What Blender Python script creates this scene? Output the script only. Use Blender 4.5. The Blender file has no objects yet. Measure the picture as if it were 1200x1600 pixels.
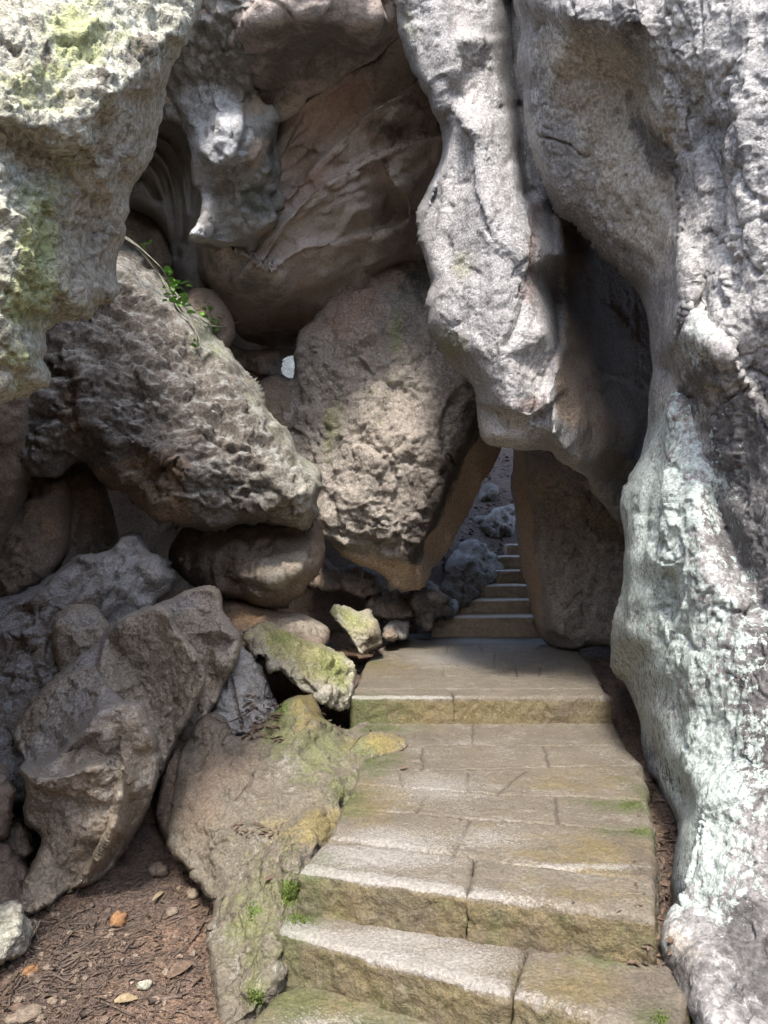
import bpy, math, random, time
import numpy as np
from mathutils import Vector
from mathutils.geometry import delaunay_2d_cdt

T0 = time.time()
random.seed(7)
rng = np.random.default_rng(11)
scene = bpy.context.scene
col = scene.collection

# ------------------------------------------------------------------ camera model (metres; z = 0 is the landing)
F = 1155.0
CAMZ = 0.96
PITCH = math.atan(50.0 / F)
CP, SP = math.cos(PITCH), math.sin(PITCH)


def P(px, py, Y):
    """point seen in direction (px,py) of the survey photo at forward distance Y"""
    px = np.asarray(px, float); py = np.asarray(py, float); Y = np.asarray(Y, float)
    u = (px - 600.0) / F; v = -(py - 800.0) / F
    t = Y / (CP - v * SP)
    return np.stack([u * t, Y + 0 * u, CAMZ + t * (SP + v * CP)], -1)


def YZ(px, py, z):
    """forward distance at which the sight line meets the level z"""
    v = -(py - 800.0) / F
    t = (z - CAMZ) / (SP + v * CP)
    return t * (CP - v * SP)


def FL(px, py, z):
    return P(px, py, YZ(px, py, z))


# ------------------------------------------------------------------ noise
_tab = rng.normal(size=(512, 3)); _tab /= np.linalg.norm(_tab, axis=1)[:, None]
_rnd = rng.random((4096, 3))


def _hash(i, j, k):
    h = (i.astype(np.int64) * 73856093) ^ (j.astype(np.int64) * 19349663) ^ (k.astype(np.int64) * 83492791)
    h = (h ^ (h >> 13)) * 1274126177
    return (h ^ (h >> 16)) & 0x7fffffff


def perlin(p):
    f = np.floor(p); r = p - f; i = f.astype(np.int64)
    u = r * r * r * (r * (r * 6 - 15) + 10)
    out = np.zeros(len(p))
    for dx in (0, 1):
        wx = u[:, 0] if dx else 1 - u[:, 0]
        for dy in (0, 1):
            wy = u[:, 1] if dy else 1 - u[:, 1]
            for dz in (0, 1):
                wz = u[:, 2] if dz else 1 - u[:, 2]
                g = _tab[_hash(i[:, 0] + dx, i[:, 1] + dy, i[:, 2] + dz) % 512]
                d = g[:, 0] * (r[:, 0] - dx) + g[:, 1] * (r[:, 1] - dy) + g[:, 2] * (r[:, 2] - dz)
                out += wx * wy * wz * d
    return out * 1.6


def fbm(p, octv=4, gain=.5, ridge=False):
    a, s, out = 1.0, 0.0, np.zeros(len(p))
    q = p.copy()
    for o in range(octv):
        n = perlin(q + o * 17.3)
        if ridge:
            n = 1 - 2 * np.abs(n)
        out += a * n; s += a; a *= gain; q = q * 2.03
    return out / s


def voronoi(p):
    f = np.floor(p); i = f.astype(np.int64); r = p - f
    n = len(p)
    F1 = np.full(n, 9.0); F2 = np.full(n, 9.0); vec = np.zeros((n, 3)); cid = np.zeros(n, np.int64)
    for dx in (-1, 0, 1):
        for dy in (-1, 0, 1):
            for dz in (-1, 0, 1):
                h = _hash(i[:, 0] + dx, i[:, 1] + dy, i[:, 2] + dz) % 4096
                c = _rnd[h] * .9 + .05
                d3 = np.stack([dx + c[:, 0] - r[:, 0], dy + c[:, 1] - r[:, 1], dz + c[:, 2] - r[:, 2]], -1)
                d = np.sqrt((d3 ** 2).sum(1))
                m = d < F1
                F2 = np.where(m, F1, np.minimum(F2, d))
                F1 = np.where(m, d, F1); cid = np.where(m, h, cid)
                vec[m] = d3[m]
    return F1, F2, cid, vec


def layer(kind, p, amp, freq, octv=4, an=(1, 1, 1), rot=0.0, seed=0.0, rx=0.0, jump=.45):
    """one layer of relief, in metres; an stretches the pattern, rot/rx turn it"""
    q = p + seed
    if rot:
        c, s = math.cos(rot), math.sin(rot)
        q = np.stack([c * q[:, 0] + s * q[:, 2], q[:, 1], -s * q[:, 0] + c * q[:, 2]], -1)
    if rx:
        c, s = math.cos(rx), math.sin(rx)
        q = np.stack([q[:, 0], c * q[:, 1] + s * q[:, 2], -s * q[:, 1] + c * q[:, 2]], -1)
    q = q * freq * np.array(an)
    if kind == 'fbm':
        return amp * fbm(q, octv)
    if kind == 'ridge':
        return amp * fbm(q, octv, .5, True)
    if kind == 'warpfbm':
        w = np.stack([perlin(q * .7 + 5), perlin(q * .7 + 15), perlin(q * .7 + 25)], -1)
        return amp * fbm(q + w * .9, octv)
    if kind == 'terrace':                      # broken ledges: soft steps
        v = fbm(q, octv) * 4.0
        fr = v - np.floor(v)
        st = np.floor(v) + np.clip((fr - .72) / .28, 0, 1)
        return amp * (st / 4.0 * .8 + v / 4 * .2)
    if kind == 'facet':                        # chipped planes
        w = np.stack([perlin(q * 1.3 + 5), perlin(q * 1.3 + 15), perlin(q * 1.3 + 25)], -1)
        F1, F2, c, vec = voronoi(q + w * .35)
        g = _tab[c % 512]
        return amp * ((vec * g).sum(1) + (_rnd[c][:, 0] - .5) * .45) * (jump + (1 - jump) * np.clip((F2 - F1) * 9, 0, 1))
    if kind == 'bump':                         # rounded nodules
        w = np.stack([perlin(q * 1.1 + 5), perlin(q * 1.1 + 15), perlin(q * 1.1 + 25)], -1)
        F1, F2, c, vec = voronoi(q + w * .55)
        return amp * (.5 - F1) * (.5 + _rnd[c][:, 1])
    if kind == 'pit':                          # dissolved pits
        w = np.stack([perlin(q * 1.1 + 5), perlin(q * 1.1 + 15), perlin(q * 1.1 + 25)], -1)
        F1, F2, c, vec = voronoi(q + w * .5)
        return -amp * np.clip(1 - F1 / .45, 0, 1) * (_rnd[c][:, 1] > .45)
    if kind == 'crack':
        w = np.stack([perlin(q * 1.7 + 5), perlin(q * 1.7 + 15), perlin(q * 1.7 + 25)], -1)
        F1, F2, c, vec = voronoi(q + w * .5)
        on = np.clip(perlin(q * .8 + 40) * 3 + .1, 0, 1)
        return -amp * np.clip(1 - (F2 - F1) / .07, 0, 1) * on
    raise ValueError(kind)


# ------------------------------------------------------------------ outlines
def spline(pts, closed=True, step=6.0):
    pts = np.array([(p[0], p[1]) for p in pts], float); n = len(pts); out = []
    rngi = range(n) if closed else range(n - 1)
    for i in rngi:
        if closed:
            a, b, c, d = pts[i - 1], pts[i], pts[(i + 1) % n], pts[(i + 2) % n]
        else:
            a, b, c, d = pts[max(i - 1, 0)], pts[i], pts[i + 1], pts[min(i + 2, n - 1)]
        L = np.linalg.norm(c - b)
        m = int(min(max(2, L / step), 30))
        k = .42                                              # a little tighter than Catmull-Rom
        lim = L
        t1 = (c - a) * k; t2 = (d - b) * k
        for t_ in (t1, t2):
            q = np.linalg.norm(t_)
            if q > lim: t_ *= lim / q
        for j in range(m):
            t = j / m
            h1 = 2 * t ** 3 - 3 * t ** 2 + 1; h2 = -2 * t ** 3 + 3 * t ** 2
            h3 = t ** 3 - 2 * t ** 2 + t; h4 = t ** 3 - t ** 2
            out.append(h1 * b + h2 * c + h3 * t1 + h4 * t2)
    if not closed: out.append(pts[-1])
    return np.array(out)


def seg_dist(x, y, poly, closed=True):
    """distance, nearest point, inside flag (closed) or side sign (open)"""
    A = poly; B = np.roll(poly, -1, 0)
    if not closed: A, B = poly[:-1], poly[1:]
    n = len(x); best = np.full(n, 1e18); nx = np.zeros(n); ny = np.zeros(n); side = np.zeros(n); ins = np.zeros(n, bool)
    for (ax, ay), (bx, by) in zip(A, B):
        dx, dy = bx - ax, by - ay; L2 = dx * dx + dy * dy
        if L2 < 1e-12: continue
        t = np.clip(((x - ax) * dx + (y - ay) * dy) / L2, 0, 1)
        qx = ax + t * dx; qy = ay + t * dy
        d = (x - qx) ** 2 + (y - qy) ** 2
        m = d < best
        best = np.where(m, d, best); nx = np.where(m, qx, nx); ny = np.where(m, qy, ny)
        if closed:
            if ay != by:
                c = ((ay > y) != (by > y)) & (x < (bx - ax) * (y - ay) / (by - ay) + ax)
                ins ^= c
        else:
            side = np.where(m, np.sign(dx * (y - ay) - dy * (x - ax)), side)
    return np.sqrt(best), nx, ny, (ins if closed else side)


def axis(lo, hi, s, f0, f1):
    """grid lines: step s inside [f0,f1] (the part in frame), growing outside"""
    out = []
    v = max(lo, f0)
    while v <= min(hi, f1): out.append(v); v += s
    if not out:
        v = lo
        while v <= hi: out.append(v); v += s * 5
        return np.array(out)
    st = s; v = out[-1]
    while v < hi:
        st = min(st * 1.25, 40); v += st; out.append(v)
    st = s; v = out[0]
    while v > lo:
        st = min(st * 1.25, 40); v -= st; out.insert(0, v)
    return np.array(out)


def smoothstep(a, b, x):
    t = np.clip((np.asarray(x) - a) / (b - a), 0, 1)
    return t * t * (3 - 2 * t)


def build_mesh(name, verts, faces, mat, attrs=None, smooth=True, parent=None, origin='base'):
    verts = np.asarray(verts, float)
    if origin == 'base':
        o = np.array([(verts[:, 0].min() + verts[:, 0].max()) / 2, (verts[:, 1].min() + verts[:, 1].max()) / 2, verts[:, 2].min()])
    else:
        o = np.array(origin, float)
    me = bpy.data.meshes.new(name)
    faces = np.asarray(faces)
    nv, nf, k = len(verts), len(faces), faces.shape[1]
    me.vertices.add(nv); me.vertices.foreach_set('co', (verts - o).astype(np.float32).ravel())
    me.loops.add(nf * k); me.loops.foreach_set('vertex_index', faces.astype(np.int32).ravel())
    me.polygons.add(nf); me.polygons.foreach_set('loop_start', np.arange(0, nf * k, k, dtype=np.int32))
    me.polygons.foreach_set('use_smooth', np.full(nf, smooth))
    me.update(calc_edges=True); me.validate()
    for k_, v_ in (attrs or {}).items():
        at = me.attributes.new(k_, 'FLOAT', 'POINT'); at.data.foreach_set('value', np.asarray(v_, np.float32))
    if mat: me.materials.append(mat)
    ob = bpy.data.objects.new(name, me); ob.location = o; col.objects.link(ob)
    if parent is not None:
        ob.parent = parent; ob.location = Vector(o) - parent.location
    return ob


def tag(ob, label, cat, group=None, kind=None):
    if label: ob['label'] = label
    if cat: ob['category'] = cat
    if group: ob['group'] = group
    if kind: ob['kind'] = kind
    return ob


def vnormals(v, f):
    a, b, c, d = v[f[:, 0]], v[f[:, 1]], v[f[:, 2]], v[f[:, 3]]
    n = np.cross(c - a, d - b)
    out = np.zeros_like(v)
    for k in range(4): np.add.at(out, f[:, k], n)
    l = np.linalg.norm(out, axis=1); l[l == 0] = 1
    return out / l[:, None]


def interp(ctrl, gx, gy, ktri, blur):
    """depth over the grid from surveyed points: smooth spline blended with flat facets between the points"""
    pts = np.array(ctrl, float); c = pts[:, :2]; val = pts[:, 2]
    n = len(c); sc = 300.0
    def K(a, b): return np.linalg.norm((a[:, None, :] - b[None, :, :]) / sc, axis=2)
    A = np.zeros((n + 3, n + 3)); A[:n, :n] = K(c, c) + 1e-6 * np.eye(n)
    A[:n, n] = 1; A[:n, n + 1:] = c / sc; A[n, :n] = 1; A[n + 1:, :n] = (c / sc).T
    w = np.linalg.lstsq(A, np.concatenate([val, [0, 0, 0]]), rcond=None)[0]
    def ev(q):
        out = np.zeros(len(q))
        for i0 in range(0, len(q), 40000):
            qq = q[i0:i0 + 40000]
            out[i0:i0 + 40000] = K(qq, c) @ w[:n] + w[n] + (qq / sc) @ w[n + 1:]
        return out
    X, Yg = np.meshgrid(gx, gy)
    q = np.stack([X.ravel(), Yg.ravel()], -1)
    base = ev(q)
    if ktri > 0:
        x0, x1, y0, y1 = gx[0] - 5, gx[-1] + 5, gy[0] - 5, gy[-1] + 5
        cor = np.array([(x, y) for x in (x0, (x0 + x1) / 2, x1) for y in (y0, (y0 + y1) / 2, y1) if not (x == (x0 + x1) / 2 and y == (y0 + y1) / 2)])
        cc = np.concatenate([c, cor]); vv = np.concatenate([val, ev(cor)])
        res = delaunay_2d_cdt([Vector(p) for p in cc], [], [], 0, 1e-4)
        vs = np.array([tuple(p) for p in res[0]]); orig = [o[0] if o else 0 for o in res[3]]
        tri = np.full(len(q), np.nan)
        for t in res[2]:
            a, b, d = vs[t[0]], vs[t[1]], vs[t[2]]
            va, vb, vd = vv[orig[t[0]]], vv[orig[t[1]]], vv[orig[t[2]]]
            den = (b[1] - d[1]) * (a[0] - d[0]) + (d[0] - b[0]) * (a[1] - d[1])
            if abs(den) < 1e-9: continue
            mn = np.minimum(np.minimum(a, b), d); mx = np.maximum(np.maximum(a, b), d)
            idx = np.where((q[:, 0] >= mn[0]) & (q[:, 0] <= mx[0]) & (q[:, 1] >= mn[1]) & (q[:, 1] <= mx[1]))[0]
            qq = q[idx]
            l1 = ((b[1] - d[1]) * (qq[:, 0] - d[0]) + (d[0] - b[0]) * (qq[:, 1] - d[1])) / den
            l2 = ((d[1] - a[1]) * (qq[:, 0] - d[0]) + (a[0] - d[0]) * (qq[:, 1] - d[1])) / den
            l3 = 1 - l1 - l2
            m = (l1 >= -1e-6) & (l2 >= -1e-6) & (l3 >= -1e-6)
            tri[idx[m]] = l1[m] * va + l2[m] * vb + l3[m] * vd
        tri = np.where(np.isnan(tri), base, tri)
        base = base * (1 - ktri) + tri * ktri
    B = base.reshape(X.shape)
    for _ in range(blur):
        for ax in (0, 1):
            if B.shape[ax] < 3: continue
            Bp = np.concatenate([np.take(B, [0], ax), B, np.take(B, [-1], ax)], ax)
            n_ = B.shape[ax]
            B = .25 * np.take(Bp, range(0, n_), ax) + .5 * np.take(Bp, range(1, n_ + 1), ax) + .25 * np.take(Bp, range(2, n_ + 2), ax)
    return B


def rock(name, outline, ctrl, mat, R=.25, w=45, T=.9, w2=140, s=3.0, disp=(), ktri=.6, blur=3,
         ledges=(), grooves=(), masks=None, rough=2.0, parent=None, calm=()):
    """a closed boulder: surveyed outline, surveyed distances over its face, rounded into a full body behind"""
    poly = spline(outline)
    if rough:                                               # broken, uneven rim
        q = np.stack([poly[:, 0] * .022, poly[:, 1] * .022, np.full(len(poly), 3.3 + len(outline))], -1)
        poly = poly + np.stack([fbm(q, 2, .4), fbm(q + 50, 2, .4)], -1) * rough
    x0, y0 = poly.min(0); x1, y1 = poly.max(0)
    gx = axis(x0 - s, x1 + s, s, -30, 1230); gy = axis(y0 - s, y1 + s, s, -30, 1630)
    ct = [(c[0], c[1], YZ(c[0], c[1], c[3])) if len(c) == 4 else c for c in ctrl]
    B = interp(ct, gx, gy, ktri, blur)
    X, Yg = np.meshgrid(gx, gy); x = X.ravel(); y = Yg.ravel()
    d, nx, ny, ins = seg_dist(x, y, poly)
    sd = np.where(ins, d, -d).reshape(X.shape)
    cx = np.gradient(gx); cy = np.gradient(gy)
    cell = np.maximum(*np.meshgrid(cx, cy))
    ok = sd > -.5 * cell
    cellok = ok[:-1, :-1] & ok[1:, :-1] & ok[:-1, 1:] & ok[1:, 1:]
    # also need one truly inside corner
    inn = sd > 0
    cellok &= inn[:-1, :-1] | inn[1:, :-1] | inn[:-1, 1:] | inn[1:, 1:]
    idx = np.arange(X.size).reshape(X.shape)
    q = np.stack([idx[:-1, :-1][cellok], idx[:-1, 1:][cellok], idx[1:, 1:][cellok], idx[1:, :-1][cellok]], -1)
    used, inv = np.unique(q, return_inverse=True); q = inv.reshape(q.shape)
    n = len(used)
    # rim vertices
    e = np.concatenate([q[:, [0, 1]], q[:, [1, 2]], q[:, [2, 3]], q[:, [3, 0]]]); es = np.sort(e, 1)
    key = es[:, 0].astype(np.int64) * n + es[:, 1]
    u, cnt = np.unique(key, return_counts=True)
    be = u[cnt == 1]; rim = np.zeros(n, bool); rim[be // n] = True; rim[be % n] = True
    px = x[used].copy(); py = y[used].copy(); sdu = sd.ravel()[used].copy(); dep = B.ravel()[used].copy()
    px[rim] = nx[used][rim]; py[rim] = ny[used][rim]; sdu[rim] = 0
    sdu = np.maximum(sdu, 0)
    for pl, amp, wd, reach in ledges:                       # one side stands back from the other
        pl = spline(pl, False)
        dd, _, _, sg = seg_dist(px, py, pl, False)
        dep += amp * (smoothstep(-1, 1, dd * sg / wd) - .5) * np.exp(-(dd / reach) ** 2)
    for pl, amp, wd in grooves:
        pl = spline(pl, False)
        dd, _, _, sg = seg_dist(px, py, pl, False)
        dep += amp * np.exp(-(dd / wd) ** 2)
    dep = np.maximum(dep, .9)
    t = np.clip(sdu / w, 0, 1); front = dep + R * (1 - np.sqrt(1 - (1 - t) ** 2))
    t2 = np.clip(sdu / w2, 0, 1); back = dep + R + T * np.sqrt(np.maximum(1 - (1 - t2) ** 2, 0)) + .02 * (sdu > 0)
    bi = np.full(n, -1); inter = ~rim
    bi[inter] = n + np.arange(inter.sum()); bi[rim] = np.where(rim)[0]
    V = np.concatenate([P(px, py, front), P(px[inter], py[inter], back[inter])])
    faces = np.concatenate([q[:, ::-1], bi[q]])
    # front faces must look at the camera (towards -Y)
    a = V[faces[0]]; 
    nrm = np.cross(a[2] - a[0], a[3] - a[1])
    if np.dot(nrm, a.mean(0) - np.array([0, 0, CAMZ])) > 0: faces = faces[:, ::-1]
    at = {}
    pxa = np.concatenate([px, px[inter]]); pya = np.concatenate([py, py[inter]])
    for k, blobs in (masks or {}).items():
        m = np.zeros(len(V))
        for b in blobs:
            if b[0] == 'line':
                dd = seg_dist(pxa, pya, spline(b[1], False), False)[0]
                m = np.maximum(m, b[3] * np.clip(1 - dd / (2 * b[2]), 0, 1))
            elif b[0] == 'poly':
                dd, _, _, i_ = seg_dist(pxa, pya, spline(b[1]))
                m = np.maximum(m, b[3] * np.clip(.5 + np.where(i_, dd, -dd) / (2 * b[2]), 0, 1))
            else:
                cx_, cy_, rx, ry, an, st = b
                c_, s_ = math.cos(math.radians(an)), math.sin(math.radians(an))
                ux = ((pxa - cx_) * c_ + (pya - cy_) * s_) / rx; uy = (-(pxa - cx_) * s_ + (pya - cy_) * c_) / ry
                m = np.maximum(m, st * np.clip(1 - .5 * np.sqrt(ux ** 2 + uy ** 2), 0, 1))
        at[k] = m
    N = vnormals(V, faces)
    if disp:
        D = np.zeros(len(V)); el = np.zeros(len(V))
        for k in range(4):
            a_, b_ = faces[:, k], faces[:, (k + 1) % 4]
            ln = np.linalg.norm(V[a_] - V[b_], axis=1)
            np.maximum.at(el, a_, ln); np.maximum.at(el, b_, ln)
        for L in disp:
            kw = L[-1] if isinstance(L[-1], dict) else {}
            args = L[1:-1] if kw or isinstance(L[-1], dict) else L[1:]
            fq = args[1] * (2.0 if L[0] in ('fbm', 'warpfbm', 'terrace', 'crack') else 1.2)
            if L[0] == 'facet': kw = dict(kw, jump=.45 * smoothstep(.032, .012, el))
            D += layer(L[0], V, *args, **kw) * smoothstep(.75, .25, el * fq)
        wS = smoothstep(.018, .05, el)                       # no ragged relief where the sheet turns edge-on
        for _ in range(9):
            S = np.zeros(len(V)); C = np.zeros(len(V))
            for k in range(4):
                a_, b_ = faces[:, k], faces[:, (k + 1) % 4]
                np.add.at(S, a_, D[b_]); np.add.at(C, a_, 1); np.add.at(S, b_, D[a_]); np.add.at(C, b_, 1)
            D = D * (1 - wS) + wS * S / np.maximum(C, 1)
        for k in calm: D *= 1 - .55 * smoothstep(.35, .75, at[k])
        V = V + N * D[:, None]
    return build_mesh(name, V, faces, mat, at, True, parent)


# ------------------------------------------------------------------ materials
def rock_mat(name, c1, c2, c3, sc=2.0, masks=(), moss=None, grain=.35, grain_sc=60, bump=.5, rough=.9, streak=None, spec=.25,
             light=None, blotch=.5, thr=.5, cracks=.4):
    m = bpy.data.materials.new(name); m.use_nodes = True
    nt = m.node_tree; N = nt.nodes; L = nt.links; N.clear()
    out = N.new('ShaderNodeOutputMaterial'); bs = N.new('ShaderNodeBsdfPrincipled')
    L.new(bs.outputs[0], out.inputs[0])
    bs.inputs['Roughness'].default_value = rough
    bs.inputs['Specular IOR Level'].default_value = spec
    tc = N.new('ShaderNodeNewGeometry')
    pos = tc.outputs['Position']

    def noise(scale, detail=5, rough_=.55, dist=0.0, vec=None):
        n = N.new('ShaderNodeTexNoise'); n.inputs['Scale'].default_value = scale; n.inputs['Detail'].default_value = detail
        n.inputs['Roughness'].default_value = rough_
        L.new(vec or pos, n.inputs['Vector']); return n.outputs['Fac']

    def ramp(fac, a, b):
        r = N.new('ShaderNodeMapRange'); r.interpolation_type = 'SMOOTHSTEP'
        r.inputs['From Min'].default_value = a; r.inputs['From Max'].default_value = b
        L.new(fac, r.inputs['Value']); return r.outputs[0]

    def mth(op, a, b):
        n = N.new('ShaderNodeMath'); n.operation = op
        for i, v in enumerate((a, b)):
            if isinstance(v, (int, float)): n.inputs[i].default_value = v
            else: L.new(v, n.inputs[i])
        return n.outputs[0]

    def mix(fac, a, b, mode='MIX'):
        n = N.new('ShaderNodeMix'); n.data_type = 'RGBA'; n.blend_type = mode
        if isinstance(fac, (int, float)): n.inputs['Factor'].default_value = fac
        else: L.new(fac, n.inputs['Factor'])
        for i, v in ((6, a), (7, b)):
            if isinstance(v, tuple): n.inputs[i].default_value = (*v, 1)
            else: L.new(v, n.inputs[i])
        return n.outputs[2]

    big = noise(sc, 4, .65)
    med = noise(sc * 4.3, 4, .7)
    fine = noise(grain_sc, 2, .7)
    c = mix(ramp(big, .36, .62), c1, c2)
    c = mix(mth('MULTIPLY', ramp(med, .5, .68), blotch), c, c3)
    if streak:
        mp = N.new('ShaderNodeMapping'); mp.inputs['Scale'].default_value = (streak[1], streak[1], streak[2])
        L.new(pos, mp.inputs['Vector'])
        st = noise(1.0, 4, .65, 0, mp.outputs[0])
        c = mix(mth('MULTIPLY', ramp(st, .5, .7), streak[3]), c, streak[0])
    if light:                                               # pale crust in freckles
        ln = noise(light[1], 3, .75)
        lb = noise(light[1] * .13, 2, .6)
        c = mix(mth('MULTIPLY', ramp(mth('ADD', ln, mth('MULTIPLY', mth('SUBTRACT', lb, .5), .7)), light[2], light[2] + .09), light[3]), c, light[0])
    for (attr, colr, nsc, soft, amt) in masks:
        a = N.new('ShaderNodeAttribute'); a.attribute_name = attr
        nn = noise(nsc, 5, .75)
        v = mth('ADD', a.outputs['Fac'], mth('MULTIPLY', mth('SUBTRACT', nn, .5), 2.4 if soft < .08 else 1.5))
        f = mth('MULTIPLY', ramp(v, thr - soft, thr + soft), amt)
        f = mth('MULTIPLY', f, ramp(a.outputs['Fac'], .02, .15))
        c = mix(f, c, colr)
    if moss:                                                # pale tint on up-facing parts, putting top light into the colour
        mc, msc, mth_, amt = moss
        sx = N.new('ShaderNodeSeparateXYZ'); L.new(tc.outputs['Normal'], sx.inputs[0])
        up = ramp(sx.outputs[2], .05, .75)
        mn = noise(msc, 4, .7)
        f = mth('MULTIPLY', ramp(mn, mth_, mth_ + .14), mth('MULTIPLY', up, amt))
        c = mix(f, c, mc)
    vo = N.new('ShaderNodeTexVoronoi'); vo.feature = 'DISTANCE_TO_EDGE'; vo.inputs['Scale'].default_value = 9
    wv = N.new('ShaderNodeTexNoise'); wv.inputs['Scale'].default_value = 6; wv.inputs['Detail'].default_value = 3; L.new(pos, wv.inputs['Vector'])
    va = N.new('ShaderNodeVectorMath'); va.operation = 'MULTIPLY_ADD'; L.new(wv.outputs['Color'], va.inputs[0]); va.inputs[1].default_value = (.35, .35, .35); L.new(pos, va.inputs[2])
    L.new(va.outputs[0], vo.inputs['Vector'])
    ck = mth('MAXIMUM', ramp(vo.outputs['Distance'], 0.004, .035), ramp(med, .40, .50))
    if cracks: c = mix(mth('MULTIPLY', mth('SUBTRACT', 1.0, ck), cracks), c, (.05, .042, .035))
    g = ramp(fine, .3, .7)
    gcol = N.new('ShaderNodeMix'); gcol.data_type = 'RGBA'; L.new(g, gcol.inputs['Factor'])
    gcol.inputs[6].default_value = (1 - grain, 1 - grain, 1 - grain, 1); gcol.inputs[7].default_value = (1 + grain * .5,) * 3 + (1,)
    gcol.clamp_result = False
    c = mix(1.0, c, gcol.outputs[2], 'MULTIPLY')
    L.new(c, bs.inputs['Base Color'])
    # fine relief
    b1 = N.new('ShaderNodeBump'); b1.inputs['Strength'].default_value = bump; b1.inputs['Distance'].default_value = .05
    L.new(noise(12, 6, .72, 0.0), b1.inputs['Height'])
    b2 = N.new('ShaderNodeBump'); b2.inputs['Strength'].default_value = bump * .8; b2.inputs['Distance'].default_value = .012
    L.new(fine, b2.inputs['Height']); L.new(b1.outputs[0], b2.inputs['Normal'])
    b3 = N.new('ShaderNodeBump'); b3.inputs['Strength'].default_value = bump * .5; b3.inputs['Distance'].default_value = .012
    L.new(ck, b3.inputs['Height']); L.new(b2.outputs[0], b3.inputs['Normal'])
    L.new(b3.outputs[0], bs.inputs['Normal'])
    return m


MOSS = (.20, .22, .055)
OCHRE = (.30, .23, .075)
M = {}
M['overhang'] = rock_mat('pale_limestone', (.46, .44, .355), (.37, .355, .275), (.25, .225, .175), 2.5, grain=.4, grain_sc=45, bump=.8,
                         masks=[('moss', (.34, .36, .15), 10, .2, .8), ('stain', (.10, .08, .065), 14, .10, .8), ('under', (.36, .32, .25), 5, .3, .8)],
                         light=((.60, .59, .49), 16, .54, .6))
M['wall'] = rock_mat('lichen_limestone', (.30, .29, .28), (.24, .23, .225), (.165, .155, .15), 2.0, grain=.38, grain_sc=55, bump=.5,
                     masks=[('brown', (.46, .41, .34), 5, .3, .8), ('dark', (.075, .07, .07), 12, .2, .8), ('lichen', (.46, .525, .485), 22, .07, .88),
                            ('pale', (.44, .425, .40), 14, .12, .75)],
                     light=((.50, .495, .475), 38, .57, .65), streak=((.20, .185, .18), 3.2, .35, .5))
M['pillar'] = rock_mat('grey_flowstone', (.37, .36, .355), (.30, .29, .285), (.215, .205, .195), 2.2, grain=.4, grain_sc=70, bump=.6, streak=((.20, .19, .185), 3.0, .4, .5),
                       masks=[('pink', (.32, .25, .225), 12, .2, .8), ('pale', (.56, .53, .50), 7, .3, .8), ('brown', (.36, .27, .195), 6, .25, .85),
                              ('moss', (.27, .27, .17), 10, .25, .6)],
                       light=((.60, .60, .60), 30, .62, .5))
M['roof'] = rock_mat('bedded_red_limestone', (.47, .40, .355), (.41, .35, .315), (.29, .245, .215), 1.6, grain=.2, bump=.55,
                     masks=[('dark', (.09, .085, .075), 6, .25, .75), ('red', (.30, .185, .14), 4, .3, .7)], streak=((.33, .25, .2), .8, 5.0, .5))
M['ceiling'] = rock_mat('dark_ceiling_limestone', (.27, .24, .22), (.33, .305, .285), (.17, .15, .14), 1.5, grain=.2, bump=.5,
                        masks=[('pale', (.45, .46, .48), 8, .2, .6)])
M['crust'] = rock_mat('crusted_limestone', (.24, .225, .205), (.29, .275, .26), (.15, .14, .12), 2.5, grain=.2, bump=.6,
                      masks=[('pale', (.42, .425, .44), 16, .15, .9), ('tan', (.36, .28, .22), 8, .15, .8), ('dark', (.10, .105, .09), 9, .25, .8)])
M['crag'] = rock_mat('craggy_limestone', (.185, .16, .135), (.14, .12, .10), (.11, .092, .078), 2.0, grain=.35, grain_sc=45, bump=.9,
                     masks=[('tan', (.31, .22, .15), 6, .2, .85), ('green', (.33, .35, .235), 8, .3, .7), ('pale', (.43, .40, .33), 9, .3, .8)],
                     moss=((.36, .36, .33), 10, .44, .8), light=((.27, .26, .24), 14, .58, .5))  # this pale layer paints the top-lit crests along with real crust
M['centre'] = rock_mat('rough_pink_limestone', (.37, .325, .28), (.315, .28, .245), (.18, .155, .13), 2.2, grain=.35, grain_sc=45, bump=.9,
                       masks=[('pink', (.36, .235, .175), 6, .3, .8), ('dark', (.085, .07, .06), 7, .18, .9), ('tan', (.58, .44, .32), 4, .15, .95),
                              ('green', (.27, .29, .14), 10, .25, .7)],
                       light=((.46, .43, .36), 14, .58, .5))
M['brown'] = rock_mat('brown_limestone', (.225, .17, .125), (.28, .215, .165), (.145, .11, .085), 2.4, grain=.3, bump=.7,
                      masks=[('pale', (.42, .37, .29), 6, .2, .85), ('orange', (.36, .23, .13), 5, .25, .8)])
M['grey'] = rock_mat('grey_limestone', (.28, .255, .23), (.34, .315, .285), (.18, .16, .145), 2.6, grain=.3, bump=1.0, moss=((.44, .44, .43), 8, .40, .6),  # pale layer puts light from above into the upper faces
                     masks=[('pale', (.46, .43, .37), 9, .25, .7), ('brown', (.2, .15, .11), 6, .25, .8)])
M['tawny'] = rock_mat('tawny_limestone', (.50, .415, .31), (.41, .34, .26), (.24, .195, .15), 2.6, grain=.35, bump=1.0,
                      masks=[('pale', (.44, .39, .32), 9, .2, .75), ('grey', (.43, .39, .36), 8, .3, .8)], light=((.50, .40, .26), 22, .60, .5))
M['slope'] = rock_mat('weathered_slope_rock', (.235, .20, .165), (.18, .155, .13), (.125, .107, .09), 2.6, grain=.35, bump=1.0,
                      masks=[('pale', (.37, .335, .29), 8, .2, .85)])
M['slab'] = rock_mat('tan_slab_limestone', (.40, .345, .29), (.31, .27, .235), (.19, .165, .14), 1.8, grain=.3, bump=.8,
                     masks=[('tan', (.50, .36, .24), 4, .2, .9)])
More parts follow.
